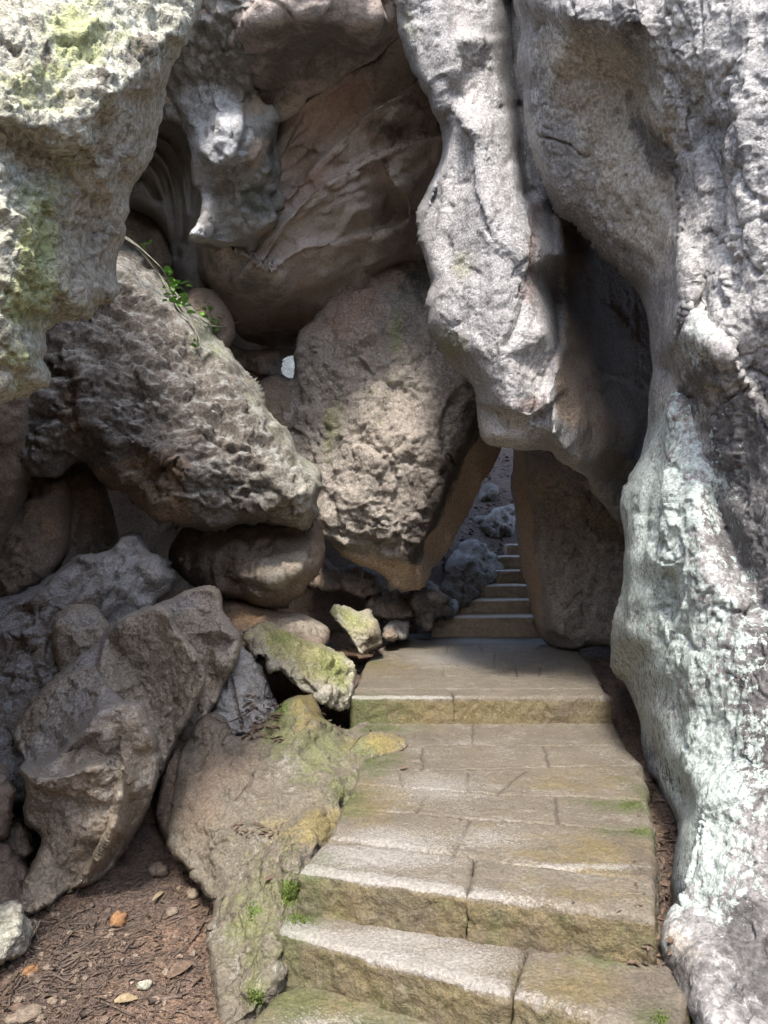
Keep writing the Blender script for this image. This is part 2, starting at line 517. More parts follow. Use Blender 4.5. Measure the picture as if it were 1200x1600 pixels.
M['mossy'] = rock_mat('mossy_limestone', (.45, .42, .34), (.38, .35, .27), (.26, .23, .17), 3.0, cracks=0, grain=.35, bump=.9,
                      masks=[('moss', (.36, .335, .135), 9, .3, .8), ('green', (.27, .295, .10), 12, .2, .75), ('brown', (.2, .16, .11), 7, .25, .8)])
M['bedrock'] = rock_mat('mossy_bedrock', (.18, .155, .12), (.15, .13, .098), (.215, .19, .15), 2.6, grain=.3, grain_sc=80, bump=.7,
                        masks=[('moss', (.165, .175, .075), 9, .2, .75), ('ochre', (.27, .215, .075), 10, .25, .65), ('bright', (.12, .175, .035), 18, .12, .9),
                               ('brown', (.215, .165, .12), 5, .3, .8)],
                        light=((.32, .31, .27), 26, .60, .5))
M['step'] = rock_mat('worn_tan_sandstone', (.17, .146, .11), (.144, .123, .093), (.116, .099, .076), 2.4, cracks=0, grain=.3, grain_sc=90, bump=.5, rough=.75,
                     masks=[('joint', (.05, .04, .03), 30, .2, .55), ('ochre', (.16, .122, .05), 7, .3, .75), ('moss', (.085, .10, .04), 10, .3, .8),
                            ('dirt', (.11, .09, .07), 6, .3, .7), ('scuff_highlight', (.33, .315, .29), 130, .08, .6)],
                     light=((.26, .24, .21), 55, .56, .5), spec=.3)
M['farstep'] = rock_mat('dark_step_stone', (.42, .32, .22), (.36, .275, .19), (.28, .21, .145), 3, cracks=0, grain=.25, grain_sc=90, bump=.6,
                        masks=[('scuff_highlight', (.55, .52, .47), 20, .2, .8)])  # pale lip tone carries the edge highlight as well as wear
M['dirt'] = rock_mat('red_brown_soil', (.27, .18, .125), (.195, .135, .098), (.31, .20, .13), 3.5, cracks=0, grain=.5, grain_sc=70, bump=1.0, rough=1,
                     masks=[('litter', (.115, .09, .078), 9, .3, .8)], spec=.1)
M['leaf'] = rock_mat('dead_leaf', (.10, .07, .05), (.145, .10, .07), (.06, .045, .035), 30, cracks=0, grain=.2, bump=.2, rough=.8)
M['paleleaf'] = rock_mat('pale_dead_leaf', (.28, .22, .14), (.23, .175, .10), (.32, .27, .18), 20, cracks=0, grain=.2, bump=.2, rough=.8)
M['twig'] = rock_mat('dry_twig_bark', (.10, .075, .06), (.15, .115, .09), (.065, .05, .04), 25, cracks=0, grain=.3, bump=.4, rough=.9)
M['orange'] = rock_mat('orange_stone', (.30, .165, .075), (.26, .14, .07), (.2, .12, .075), 14, cracks=0, grain=.3, bump=.5)
M['pebble'] = rock_mat('pebble_stone', (.24, .19, .14), (.19, .15, .115), (.28, .235, .185), 12, cracks=0, grain=.3, bump=.5)
M['greenleaf'] = rock_mat('fresh_leaf', (.13, .30, .035), (.09, .22, .03), (.2, .34, .05), 30, cracks=0, grain=.15, bump=.1, rough=.5, spec=.4)
M['vine'] = rock_mat('grey_vine_bark', (.30, .29, .24), (.22, .22, .16), (.36, .35, .3), 30, cracks=0, grain=.2, bump=.2)


SKY, SUN, SUNA, EXPO, SUNEL, SUNAZ = 0.15, 1.7, 8, 2.05, 54, 187
# ------------------------------------------------------------------ the rocks
def D(a=1.0, k=1.0, seed=0.0):
    return [('warpfbm', .05 * a, 1.3 * k, 4, {'seed': seed}), ('facet', .08 * a, 2.6 * k, {'seed': seed}), ('facet', .045 * a, 6 * k, {'seed': seed + 3}), ('facet', .016, 16, {'seed': seed + 5}),
            ('fbm', .018 * a, 9 * k, 4, {'seed': seed}), ('crack', .03 * a, 3 * k, {'seed': seed}), ('crack', .012, 8, {'seed': seed})]


# --- near rock hanging in from the left
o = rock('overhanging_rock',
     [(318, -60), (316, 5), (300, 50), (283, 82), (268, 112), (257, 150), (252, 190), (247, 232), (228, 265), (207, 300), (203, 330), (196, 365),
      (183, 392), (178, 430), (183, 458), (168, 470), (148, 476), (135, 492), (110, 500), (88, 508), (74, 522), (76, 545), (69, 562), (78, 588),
      (74, 606), (55, 618), (30, 624), (0, 634), (-120, 660), (-260, 900), (-320, 1300), (-420, 1760), (-900, 1900), (-1500, 1900), (-1600, -1600), (-900, -1900), (-260, -1400), (40, -420), (270, -230)],  # unseen left and top reach shaped to shade the left boulders
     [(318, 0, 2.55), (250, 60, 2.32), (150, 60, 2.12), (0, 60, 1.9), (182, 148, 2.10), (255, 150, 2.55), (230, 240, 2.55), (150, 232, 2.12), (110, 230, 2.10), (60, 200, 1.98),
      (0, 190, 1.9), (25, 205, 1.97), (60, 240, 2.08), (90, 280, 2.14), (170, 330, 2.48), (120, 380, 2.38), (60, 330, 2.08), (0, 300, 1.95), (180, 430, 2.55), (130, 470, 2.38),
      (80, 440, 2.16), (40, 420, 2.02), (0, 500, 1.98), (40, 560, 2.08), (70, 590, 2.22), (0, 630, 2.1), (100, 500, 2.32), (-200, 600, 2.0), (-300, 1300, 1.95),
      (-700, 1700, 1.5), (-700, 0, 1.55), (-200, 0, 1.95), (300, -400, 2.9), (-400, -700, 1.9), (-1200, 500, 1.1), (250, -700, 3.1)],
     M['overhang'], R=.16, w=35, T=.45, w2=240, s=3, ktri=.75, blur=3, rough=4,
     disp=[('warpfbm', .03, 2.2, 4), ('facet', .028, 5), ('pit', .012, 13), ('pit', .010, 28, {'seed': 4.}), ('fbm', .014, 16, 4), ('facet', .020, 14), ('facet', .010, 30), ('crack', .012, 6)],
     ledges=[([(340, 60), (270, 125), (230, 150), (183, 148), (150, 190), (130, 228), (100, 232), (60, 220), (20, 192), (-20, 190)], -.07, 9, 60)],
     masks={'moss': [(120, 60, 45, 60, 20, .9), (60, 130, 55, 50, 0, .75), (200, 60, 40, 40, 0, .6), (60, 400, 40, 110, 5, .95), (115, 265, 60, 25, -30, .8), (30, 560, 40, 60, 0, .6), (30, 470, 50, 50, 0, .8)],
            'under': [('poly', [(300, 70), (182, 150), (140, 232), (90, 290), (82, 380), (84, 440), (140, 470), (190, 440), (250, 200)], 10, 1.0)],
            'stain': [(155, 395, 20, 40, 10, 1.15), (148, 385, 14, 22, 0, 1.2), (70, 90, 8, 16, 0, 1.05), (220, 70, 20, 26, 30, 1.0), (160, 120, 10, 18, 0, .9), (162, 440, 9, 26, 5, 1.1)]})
tag(o, 'pale sunlit rock with yellow green lichen hanging down in the upper left corner', 'rock')

# --- wall on the right
o = rock('rock_wall',
     [(803, -40), (806, 10), (816, 50), (812, 90), (822, 140), (822, 190), (830, 225), (846, 270), (872, 330), (905, 352), (940, 390), (972, 428), (1000, 462), (1016, 500),
      (1020, 540), (1024, 580), (1014, 620), (1014, 665), (1002, 715), (976, 762), (973, 800), (977, 850), (974, 905), (966, 950), (957, 1000), (958, 1040), (975, 1062), (990, 1090),
      (1003, 1130), (1006, 1170), (1013, 1210), (1030, 1236), (1054, 1272), (1060, 1325), (1051, 1370), (1050, 1420), (1042, 1480), (1060, 1540), (1088, 1600), (1120, 1800),
      (1400, 2100), (1900, 1900), (2000, 300), (1700, -1100), (900, -1400), (790, -600)],
     [(808, 20, 4.0), (825, 150, 4.05), (850, 270, 4.1), (905, 350, 4.2), (1000, 460, 4.2), (1022, 560, 4.15), (1012, 660, 4.1), (976, 780, 4.05), (974, 880, 4.0),
      (960, 1000, 4.15), (975, 1060, 4.5), (1005, 1150, 4.1), (1030, 1236, 3.6), (1056, 1290, 3.2), (1052, 1400, 2.62), (1044, 1480, 2.28), (1088, 1600, 2.0), (1120, 1800, 1.7),
      (870, 120, 3.75), (930, 280, 3.85), (980, 370, 3.9), (900, 30, 3.3), (985, 120, 3.5), (1000, 240, 3.6), (1040, 340, 3.5), (1055, 440, 3.4), (1050, 540, 3.4),
      (1010, 40, 3.0), (1060, 110, 2.95), (1100, 200, 3.0), (1120, 330, 2.95), (1095, 430, 3.0), (1075, 520, 3.05), (1090, 600, 3.2), (1060, 640, 3.35), (1150, 560, 2.8), (1200, 450, 2.68), (1190, 620, 2.85),
      (1200, 20, 2.6), (1200, 250, 2.65), (1035, 760, 3.4), (1010, 880, 3.4), (1090, 760, 3.1), (1130, 760, 3.05), (1100, 900, 2.92), (1020, 1000, 3.45), (1060, 1080, 3.15), (1150, 950, 2.75), (1200, 900, 2.72),
      (1070, 1180, 3.0), (1045, 1130, 3.32), (1100, 1130, 2.9), (1120, 1250, 2.6), (1190, 1200, 2.5), (1090, 1330, 2.55), (1130, 1440, 2.3), (1090, 1480, 2.25), (1200, 1500, 2.15), (1180, 1600, 1.98),
      (1500, 300, 2.3), (1500, 1200, 2.1), (1800, 0, 1.9), (1000, -400, 3.0), (800, -400, 4.0), (1400, -900, 2.7), (900, -1300, 4.2), (1400, 1900, 1.5)],
     M['wall'], R=.3, w=26, T=2.8, w2=420, s=2.6, ktri=.6, blur=4, rough=3,
     disp=[('warpfbm', .05, 1.4, 3), ('ridge', .022, 1.3, 3, {'an': (1.5, 1.5, .4)}), ('facet', .05, 2.2, {'an': (1, 1, .5)}), ('facet', .012, 7, {'an': (1, 1, .6)}), ('fbm', .010, 8, 5), ('facet', .010, 15), ('pit', .012, 20), ('crack', .03, 2.2, {'an': (1.5, 1.5, .7)}), ('crack', .015, 6)],
     ledges=[([(1000, -20), (1030, 90), (1080, 200), (1110, 300), (1100, 400), (1080, 470)], -.10, 16, 60),
             ([(1200, 640), (1150, 560), (1100, 500), (1088, 440)], .1, 10, 50),
             ([(800, 5), (860, 20), (930, 60), (985, 120)], .1, 14, 50)],
     grooves=[([(1030, 1180), (1060, 1215), (1085, 1260)], .09, 16), ([(1045, 1470), (1070, 1530), (1085, 1590)], .1, 18), ([(1090, 620), (1110, 720), (1130, 820), (1150, 900)], .09, 22),
              ([(1050, 470), (1020, 560), (1030, 650), (1075, 620)], .04, 14), ([(975, 1045), (1010, 1060), (1040, 1040)], -.05, 14), ([(1045, 900), (1040, 950), (1060, 1000)], .07, 12), ([(1120, 780), (1150, 860), (1185, 950)], .10, 14), ([(1110, 200), (1150, 300), (1130, 380)], .05, 10), ([(1165, 380), (1180, 350), (1200, 345)], .05, 7), ([(990, 150), (1020, 260), (1050, 330)], .05, 10), ([(1045, 905), (1052, 960), (1100, 1020)], .04, 6)],
     masks={'brown': [('poly', [(850, 60), (960, 60), (1040, 160), (1075, 300), (1060, 430), (1000, 400), (930, 300), (880, 180)], 40, .85), (1110, 620, 50, 70, 20, .8), (1085, 1290, 25, 60, 0, .9), (1070, 1520, 25, 50, 0, .95)],
            'dark': [(1030, 240, 22, 80, -35, .95), (985, 50, 14, 40, 0, .8), (1100, 600, 30, 60, 10, .95), (1170, 680, 60, 150, 10, .95), (1150, 840, 45, 90, -15, .95), (1192, 1080, 45, 180, 0, .95), (1050, 945, 14, 34, 0, .9), (1070, 1540, 28, 60, 10, 1.0), (1190, 370, 10, 14, 0, 1.1), (1150, 240, 20, 16, 0, .8), (1060, 1215, 12, 30, -30, .9), (1185, 1080, 30, 130, 0, .75), (1185, 1500, 60, 100, 0, .9), (1010, 960, 15, 50, 5, .7)],
            'lichen': [(1035, 780, 80, 120, 5, .92), (1025, 900, 75, 110, 0, .95), (1060, 1000, 110, 120, 0, .86), (1110, 1180, 80, 140, -10, .98), (1110, 1330, 65, 100, 0, .92), (1095, 520, 22, 40, 0, .85), (1015, 1120, 25, 60, 0, .8), (1080, 1420, 30, 50, 0, .8), (1050, 690, 50, 60, 0, .8)],
            'pale': [(1150, 420, 80, 130, 20, .95), (1130, 60, 120, 100, 0, .9), (835, 220, 14, 90, -15, .8), (1170, 560, 50, 80, 0, .7), (1190, 200, 50, 130, 0, .55), (1000, 660, 30, 80, 0, .6)]})
o['kind'] = 'thing'; tag(o, 'tall grey rock wall with pale mint lichen patches filling the right side', 'rock wall')

# --- the hanging column
o = rock('hanging_pillar',
     [(616, -40), (622, 10), (626, 60), (640, 92), (652, 130), (672, 165), (690, 205), (691, 240), (676, 280), (662, 310), (650, 335), (656, 372), (665, 400), (676, 440), (668, 470), (672, 510), (688, 545),
      (716, 575), (742, 610), (746, 650), (762, 690), (780, 697), (820, 700), (858, 704), (873, 722), (905, 738), (918, 745), (925, 765), (948, 792), (972, 816), (1010, 800), (1060, 700),
      (1080, 500), (1040, 300), (980, 100), (960, -300), (930, -1100), (600, -1100), (600, -400)],
     [(622, 10, 4.55), (650, 120, 4.55), (690, 220, 4.6), (655, 340, 4.85), (670, 300, 4.75), (700, 380, 4.55), (676, 440, 4.5), (672, 500, 4.45), (720, 575, 4.5), (750, 650, 4.5), (770, 692, 4.5), (858, 700, 4.45),
      (720, 60, 4.28), (740, 200, 4.2), (760, 330, 4.12), (770, 450, 4.1), (780, 560, 4.1), (800, 640, 4.15), (690, 40, 4.42), (697, 150, 4.45), (800, 60, 4.7), (812, 180, 4.7), (812, 300, 4.35), (820, 420, 4.15), (850, 380, 4.2), (866, 400, 4.28),
      (850, 520, 4.12), (868, 560, 4.3), (845, 620, 4.15), (858, 680, 4.2), (882, 420, 5.0), (885, 560, 4.8), (905, 470, 5.6), (945, 480, 5.9), (985, 540, 6.1), (930, 400, 5.8), (1000, 650, 5.9),
      (880, 690, 4.42), (895, 620, 4.6), (930, 660, 4.75), (905, 735, 4.6), (950, 700, 5.0), (985, 720, 5.6), (950, 790, 5.6), (930, 755, 5.4), (970, 812, 5.8), (1050, 500, 6.2), (980, 100, 6.0), (700, -300, 4.4), (900, -300, 5.2), (650, -1000, 4.8), (900, -1000, 5.4)],
     M['pillar'], R=.3, w=26, T=1.2, w2=150, s=2.6, ktri=.55, blur=4, rough=4,
     disp=[('warpfbm', .03, 1.4, 3, {'an': (1, 1, .5)}), ('ridge', .014, 2.0, 3, {'an': (1.5, 1.5, .35)}), ('facet', .045, 2.4, {'an': (1, 1, .6)}), ('facet', .018, 6), ('fbm', .010, 9, 5), ('facet', .008, 18), ('crack', .02, 3), ('crack', .010, 8)],
     ledges=[([(690, -20), (700, 60), (712, 110), (700, 160), (692, 200), (702, 240), (686, 285)], -.10, 14, 40),
             ([(868, 340), (876, 420), (878, 520), (862, 590), (850, 630), (858, 700)], .22, 9, 60),
             ([(778, 640), (830, 655), (856, 636)], .06, 6, 30),
             ([(690, 545), (730, 560), (760, 590), (780, 640)], .08, 10, 35)],
     grooves=[([(795, -20), (800, 90), (812, 200), (828, 300)], .35, 16), ([(858, 640), (858, 705)], .12, 5), ([(780, 170), (800, 230), (790, 260)], .03, 5), ([(815, 470), (805, 510), (790, 540)], .05, 6),
              ([(905, 420), (915, 480), (908, 540), (930, 575), (980, 590)], .035, 6), ([(950, 480), (985, 520), (975, 570)], .03, 6)],
     masks={'pink': [('line', [(840, 330), (832, 400), (828, 460)], 14, .95), (716, 40, 30, 60, 0, .45), (830, 630, 30, 15, -20, .8)],
            'pale': [('line', [(858, 340), (850, 420), (845, 500), (838, 600)], 15, 1.0), (730, 130, 30, 90, 0, .55), (700, 300, 30, 80, 10, .55), (780, 670, 50, 30, 0, .8), (820, 560, 40, 60, 0, .5)],
            'brown': [('poly', [(872, 330), (880, 420), (882, 520), (870, 600), (885, 660), (1000, 700), (1100, 600), (1100, 300), (960, 300)], 22, 1.0), (940, 700, 40, 40, 0, .8)],
            'moss': [(705, 540, 30, 20, 30, .9), (725, 420, 25, 30, 0, .7), (640, 40, 20, 60, 0, .5), (735, 230, 30, 60, 0, .35)]})
tag(o, 'pale grey rock column hanging from above, its ragged tip ending over the passage', 'rock')

# --- the dark roof, the big bedded block, the crusted bulge
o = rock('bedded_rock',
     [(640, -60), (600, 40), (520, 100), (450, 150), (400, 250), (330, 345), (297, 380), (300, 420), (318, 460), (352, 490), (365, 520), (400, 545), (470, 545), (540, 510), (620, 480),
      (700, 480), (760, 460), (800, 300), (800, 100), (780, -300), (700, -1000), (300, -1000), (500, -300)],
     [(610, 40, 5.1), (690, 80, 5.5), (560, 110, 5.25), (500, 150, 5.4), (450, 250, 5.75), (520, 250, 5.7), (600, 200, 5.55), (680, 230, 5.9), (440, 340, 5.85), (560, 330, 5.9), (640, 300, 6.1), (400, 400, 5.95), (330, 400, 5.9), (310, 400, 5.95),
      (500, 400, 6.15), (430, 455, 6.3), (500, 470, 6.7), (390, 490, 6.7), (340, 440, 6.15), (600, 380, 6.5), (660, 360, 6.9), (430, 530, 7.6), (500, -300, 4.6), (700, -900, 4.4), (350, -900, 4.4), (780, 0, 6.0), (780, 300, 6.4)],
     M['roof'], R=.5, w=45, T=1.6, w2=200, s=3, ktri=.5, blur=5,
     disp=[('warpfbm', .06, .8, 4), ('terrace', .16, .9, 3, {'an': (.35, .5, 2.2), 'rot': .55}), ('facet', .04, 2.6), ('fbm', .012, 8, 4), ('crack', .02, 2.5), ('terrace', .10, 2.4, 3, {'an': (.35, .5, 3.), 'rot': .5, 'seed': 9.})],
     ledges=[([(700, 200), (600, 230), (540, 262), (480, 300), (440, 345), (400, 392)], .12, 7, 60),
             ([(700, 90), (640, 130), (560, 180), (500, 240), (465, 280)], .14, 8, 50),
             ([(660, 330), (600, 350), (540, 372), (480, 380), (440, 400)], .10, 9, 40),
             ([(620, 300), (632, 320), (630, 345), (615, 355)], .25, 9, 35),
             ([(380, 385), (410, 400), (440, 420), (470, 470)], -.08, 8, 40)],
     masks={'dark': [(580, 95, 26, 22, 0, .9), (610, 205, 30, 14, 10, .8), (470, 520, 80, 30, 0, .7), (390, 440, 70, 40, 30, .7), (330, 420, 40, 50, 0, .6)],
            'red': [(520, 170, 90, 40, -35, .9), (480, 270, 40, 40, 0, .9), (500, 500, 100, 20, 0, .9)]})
tag(o, 'huge reddish brown slanting rock with layered beds under the cave roof', 'rock')

o = rock('ceiling_rock',
     [(230, -40), (240, 130), (258, 170), (320, 150), (350, 160), (380, 150), (425, 168), (437, 188), (470, 172), (530, 118), (600, 66), (640, 20), (660, -100), (800, -500), (1150, -1100), (1250, -2700), (-700, -2700), (-700, -1300), (-600, -300), (100, -200)],  # tall unseen top added to shade the slope beyond the stairs
     [(300, 20, 4.9), (400, 30, 4.7), (500, 30, 4.65), (590, 30, 4.7), (340, 120, 5.4), (430, 165, 5.5), (480, 140, 5.36), (390, 90, 5.1), (560, 85, 5.2), (610, 45, 5.06), (450, 80, 5.1), (520, 50, 4.95), (260, 140, 5.5), (400, -400, 4.3), (0, -500, 4.3), (600, -1100, 4.3), (-400, -1100, 4.2), (1150, -1100, 4.6), (600, -2600, 4.9), (-600, -2600, 4.9), (1200, -2600, 5.0)],
     M['roof'], R=.04, w=14, T=2.2, w2=250, s=3, ktri=.4, blur=5,
     disp=[('warpfbm', .10, 1.1, 4), ('ridge', .05, 1.6, 3, {'an': (1, 1, .5), 'rot': .6}), ('facet', .08, 1.8), ('fbm', .02, 7, 4), ('crack', .02, 3)],
     masks={'dark': [(480, 70, 110, 60, -10, .9), (430, 130, 40, 40, 0, .8)]})
tag(o, 'dark smooth cave roof rock at the top, between the left rock and pillar', 'rock')

o = rock('crusted_rock',
     [(150, 60), (160, -120), (430, -120), (420, -20), (402, 60), (396, 110), (398, 140), (420, 168), (437, 182), (436, 215), (441, 240), (440, 290), (443, 315), (428, 330), (432, 347), (415, 362), (390, 390),
      (362, 388), (330, 384), (298, 372), (296, 362), (312, 345), (315, 318), (306, 285), (298, 240), (290, 205), (272, 190), (240, 192), (200, 180)],
     [(260, -100, 4.6), (400, -100, 4.55), (260, 40, 4.95), (400, 20, 4.7), (390, 90, 5.0), (340, 80, 5.0), (260, 160, 5.5), (320, 130, 5.2), (340, 180, 5.15), (370, 200, 5.1), (385, 150, 5.3), (420, 180, 5.3), (375, 240, 5.15), (330, 262, 5.3), (405, 240, 5.3), (440, 220, 5.6), (430, 300, 5.7), (370, 300, 5.5), (330, 330, 5.6),
      (300, 365, 5.45), (320, 300, 5.6), (385, 350, 5.7), (425, 350, 5.8), (380, 388, 6.0), (290, 200, 5.5), (240, 180, 5.6)],
     M['crust'], R=.05, w=10, T=1.0, w2=80, s=2.6, ktri=.6, blur=3, rough=4,
     disp=[('warpfbm', .06, 1.8, 4), ('facet', .06, 3), ('bump', .05, 9, {'an': (1.2, 1, .6)}), ('fbm', .025, 12, 4), ('facet', .02, 12)],
     ledges=[([(298, 200), (320, 250), (345, 265), (372, 235), (380, 200), (385, 160)], .10, 6, 35), ([(300, 370), (350, 385), (395, 370), (432, 345)], .15, 6, 30)],
     masks={'pale': [(350, 55, 50, 20, -35, .6), (300, 90, 40, 40, 0, .6), (335, 200, 45, 60, 0, 1.0), (355, 240, 26, 24, 0, 1.0), (300, 150, 40, 30, 0, .7), (322, 300, 10, 30, 0, .8), (305, 355, 12, 22, 20, .8)],  # pale blobs are crust with bluish sky light put into the colour
            'tan': [(402, 240, 14, 26, 15, 1.1), (400, 165, 25, 14, 0, .8), (420, 358, 20, 8, -20, .9)], 'dark': [(380, 50, 60, 50, 0, .7), (425, 240, 10, 50, 0, .95), (405, 310, 35, 25, 0, 1.0), (415, 210, 16, 18, 0, .8)]})
tag(o, 'knobbly rock with bluish white crust jutting from the cave roof', 'rock')

o = rock('folded_rock',
     [(180, 170), (255, 160), (300, 180), (330, 230), (340, 290), (345, 330), (335, 365), (325, 420), (335, 480), (320, 520), (285, 490), (270, 430), (262, 380), (240, 345), (205, 330), (150, 330), (100, 250)],
     [(250, 200, 6.0), (290, 240, 6.0), (300, 330, 6.1), (230, 250, 6.2), (260, 300, 6.35), (210, 310, 6.5), (285, 380, 6.4), (300, 450, 6.6), (150, 250, 6.3)],
     M['ceiling'], R=.4, w=25, T=1.0, w2=80, s=3, blur=4,
     disp=[('warpfbm', .05, 1.5, 3), ('fbm', .012, 8, 4)],
     grooves=[([(190, 215), (240, 222), (270, 260), (282, 320), (284, 380)], .16, 6), ([(190, 245), (235, 250), (258, 285), (270, 340), (276, 400)], .14, 5), ([(230, 200), (272, 220), (292, 270), (297, 330)], .1, 5), ([(190, 275), (225, 280), (248, 312)], .14, 5)])
tag(o, 'dark ribbed rock curving down in folds behind the hanging left rock', 'rock')

o = rock('shadowed_rock',
     [(120, 330), (200, 300), (240, 310), (265, 345), (280, 390), (288, 440), (300, 480), (320, 540), (250, 560), (150, 450)],
     [(220, 330, 6.9), (240, 380, 6.7), (260, 440, 6.8), (200, 400, 6.6), (290, 500, 7.0), (150, 420, 6.6)],
     M['brown'], R=.3, w=25, T=1.0, w2=70, s=3, disp=D(1))
tag(o, 'dark brown rock in the deep recess just above the trailing vine', 'rock')

o = rock('brown_slab',
     [(295, 455), (330, 450), (350, 470), (362, 495), (366, 520), (355, 550), (345, 570), (300, 560), (270, 500)],
     [(310, 470, 6.1), (345, 490, 6.1), (355, 540, 6.15), (310, 530, 5.95)],
     M['brown'], R=.2, w=20, T=.5, w2=50, s=3, disp=D(.5))
tag(o, 'small smooth brown rock peeping out behind the vine', 'rock')

o = rock('ledge_rock',
     [(350, 530), (385, 545), (410, 544), (432, 548), (440, 560), (440, 578), (430, 590), (405, 588), (380, 580), (350, 585)],
     [(380, 555, 7.4), (420, 552, 7.3), (438, 570, 7.5), (410, 580, 7.2), (360, 570, 7.3)],
     M['brown'], R=.2, w=14, T=.6, w2=40, s=2.5, disp=D(.7, 1.5), masks={'orange': [(420, 555, 25, 10, 0, .6)]})
tag(o, 'flat brown ledge rock in the gap left of the pale lit stone', 'rock')

o = rock('gap_rock',
     [(400, 600), (425, 588), (450, 590), (470, 610), (470, 660), (440, 680), (415, 650), (395, 625)],
     [(410, 610, 6.9), (440, 600, 6.95), (455, 640, 6.9), (430, 650, 6.7)],
     M['brown'], R=.2, w=20, T=.6, w2=40, s=2.5, disp=D(.6, 1.4))
tag(o, 'brown rock wedged in the cleft between the two biggest boulders', 'rock')

o = rock('pale_stone',
     [(425, 552), (448, 545), (470, 545), (495, 552), (495, 600), (458, 606), (430, 600)],
     [(450, 565, 17.2), (462, 575, 16.9), (445, 582, 17.0), (472, 570, 17.3)],
     M['overhang'], R=.2, w=10, T=.6, w2=18, s=1.4, rough=0, disp=[('facet', .05, 3)])
tag(o, 'small bright stone catching daylight in the gap beside the central boulder', 'rock')

# --- the great craggy boulder on the left
o = rock('craggy_boulder',
     [(188, 372), (205, 392), (228, 418), (250, 440), (275, 462), (300, 485), (330, 512), (352, 540), (375, 562), (392, 590), (412, 628), (432, 652), (450, 672), (470, 700), (490, 730), (503, 752), (500, 785), (500, 800), (478, 824),
      (462, 828), (440, 820), (420, 815), (395, 822), (370, 818), (345, 828), (318, 830), (290, 824), (272, 816), (250, 812), (228, 800), (200, 775), (172, 752), (150, 735), (130, 718), (105, 728), (80, 738), (40, 740), (-60, 750), (-150, 640), (-80, 470), (60, 350)],
     [(195, 380, 5.75), (300, 480, 5.75), (375, 560, 5.65), (440, 655, 5.45), (500, 755, 5.2), (495, 800, 5.0), (465, 822, 4.95), (440, 760, 4.82), (480, 780, 4.88), (400, 700, 4.95), (350, 600, 5.2), (280, 510, 5.35), (200, 450, 5.4),
      (330, 825, 5.0), (300, 740, 4.75), (290, 800, 4.8), (230, 790, 4.95), (215, 720, 4.78), (170, 750, 5.1), (150, 660, 4.8), (130, 715, 4.95), (100, 600, 4.85), (110, 520, 5.1), (200, 580, 4.9), (280, 640, 4.85), (380, 790, 4.9), (40, 700, 4.9), (0, 600, 4.9), (-100, 650, 5.0), (60, 420, 5.5)],
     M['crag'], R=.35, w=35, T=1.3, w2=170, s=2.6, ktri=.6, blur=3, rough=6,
     disp=[('warpfbm', .06, 1.2, 4), ('facet', .09, 2.2), ('terrace', .11, 2.4, 4, {'an': (.75, 1, 1.7), 'rot': -.35}), ('facet', .055, 5, {'an': (.6, 1, 1.3), 'rot': -.3}), ('ridge', .035, 5, 4, {'an': (.6, 1, 1.2), 'rot': -.3}), ('facet', .032, 12, {'an': (.7, 1, 1.4)}), ('fbm', .022, 13, 4), ('crack', .02, 5)],
     ledges=[([(255, 812), (240, 780), (255, 740), (300, 725)], -.06, 10, 40), ([(60, 560), (120, 580), (130, 650), (175, 690), (260, 720)], .1, 12, 40)],
     masks={'tan': [('poly', [(150, 735), (200, 715), (240, 705), (290, 715), (292, 770), (288, 815), (230, 800)], 14, 1.0), (130, 640, 50, 60, 0, .5)],
            'green': [(330, 530, 60, 24, 48, .75), (430, 650, 60, 25, 50, .75), (480, 730, 40, 25, 50, .7), (410, 600, 50, 20, 48, .6)],
            'pale': [(470, 780, 40, 40, 0, .95), (430, 760, 35, 40, 0, .7), (260, 470, 90, 30, 45, .45)]})  # pale at the lower right tip is painted light
tag(o, 'huge craggy grey boulder sloping across the left under the vine', 'boulder')

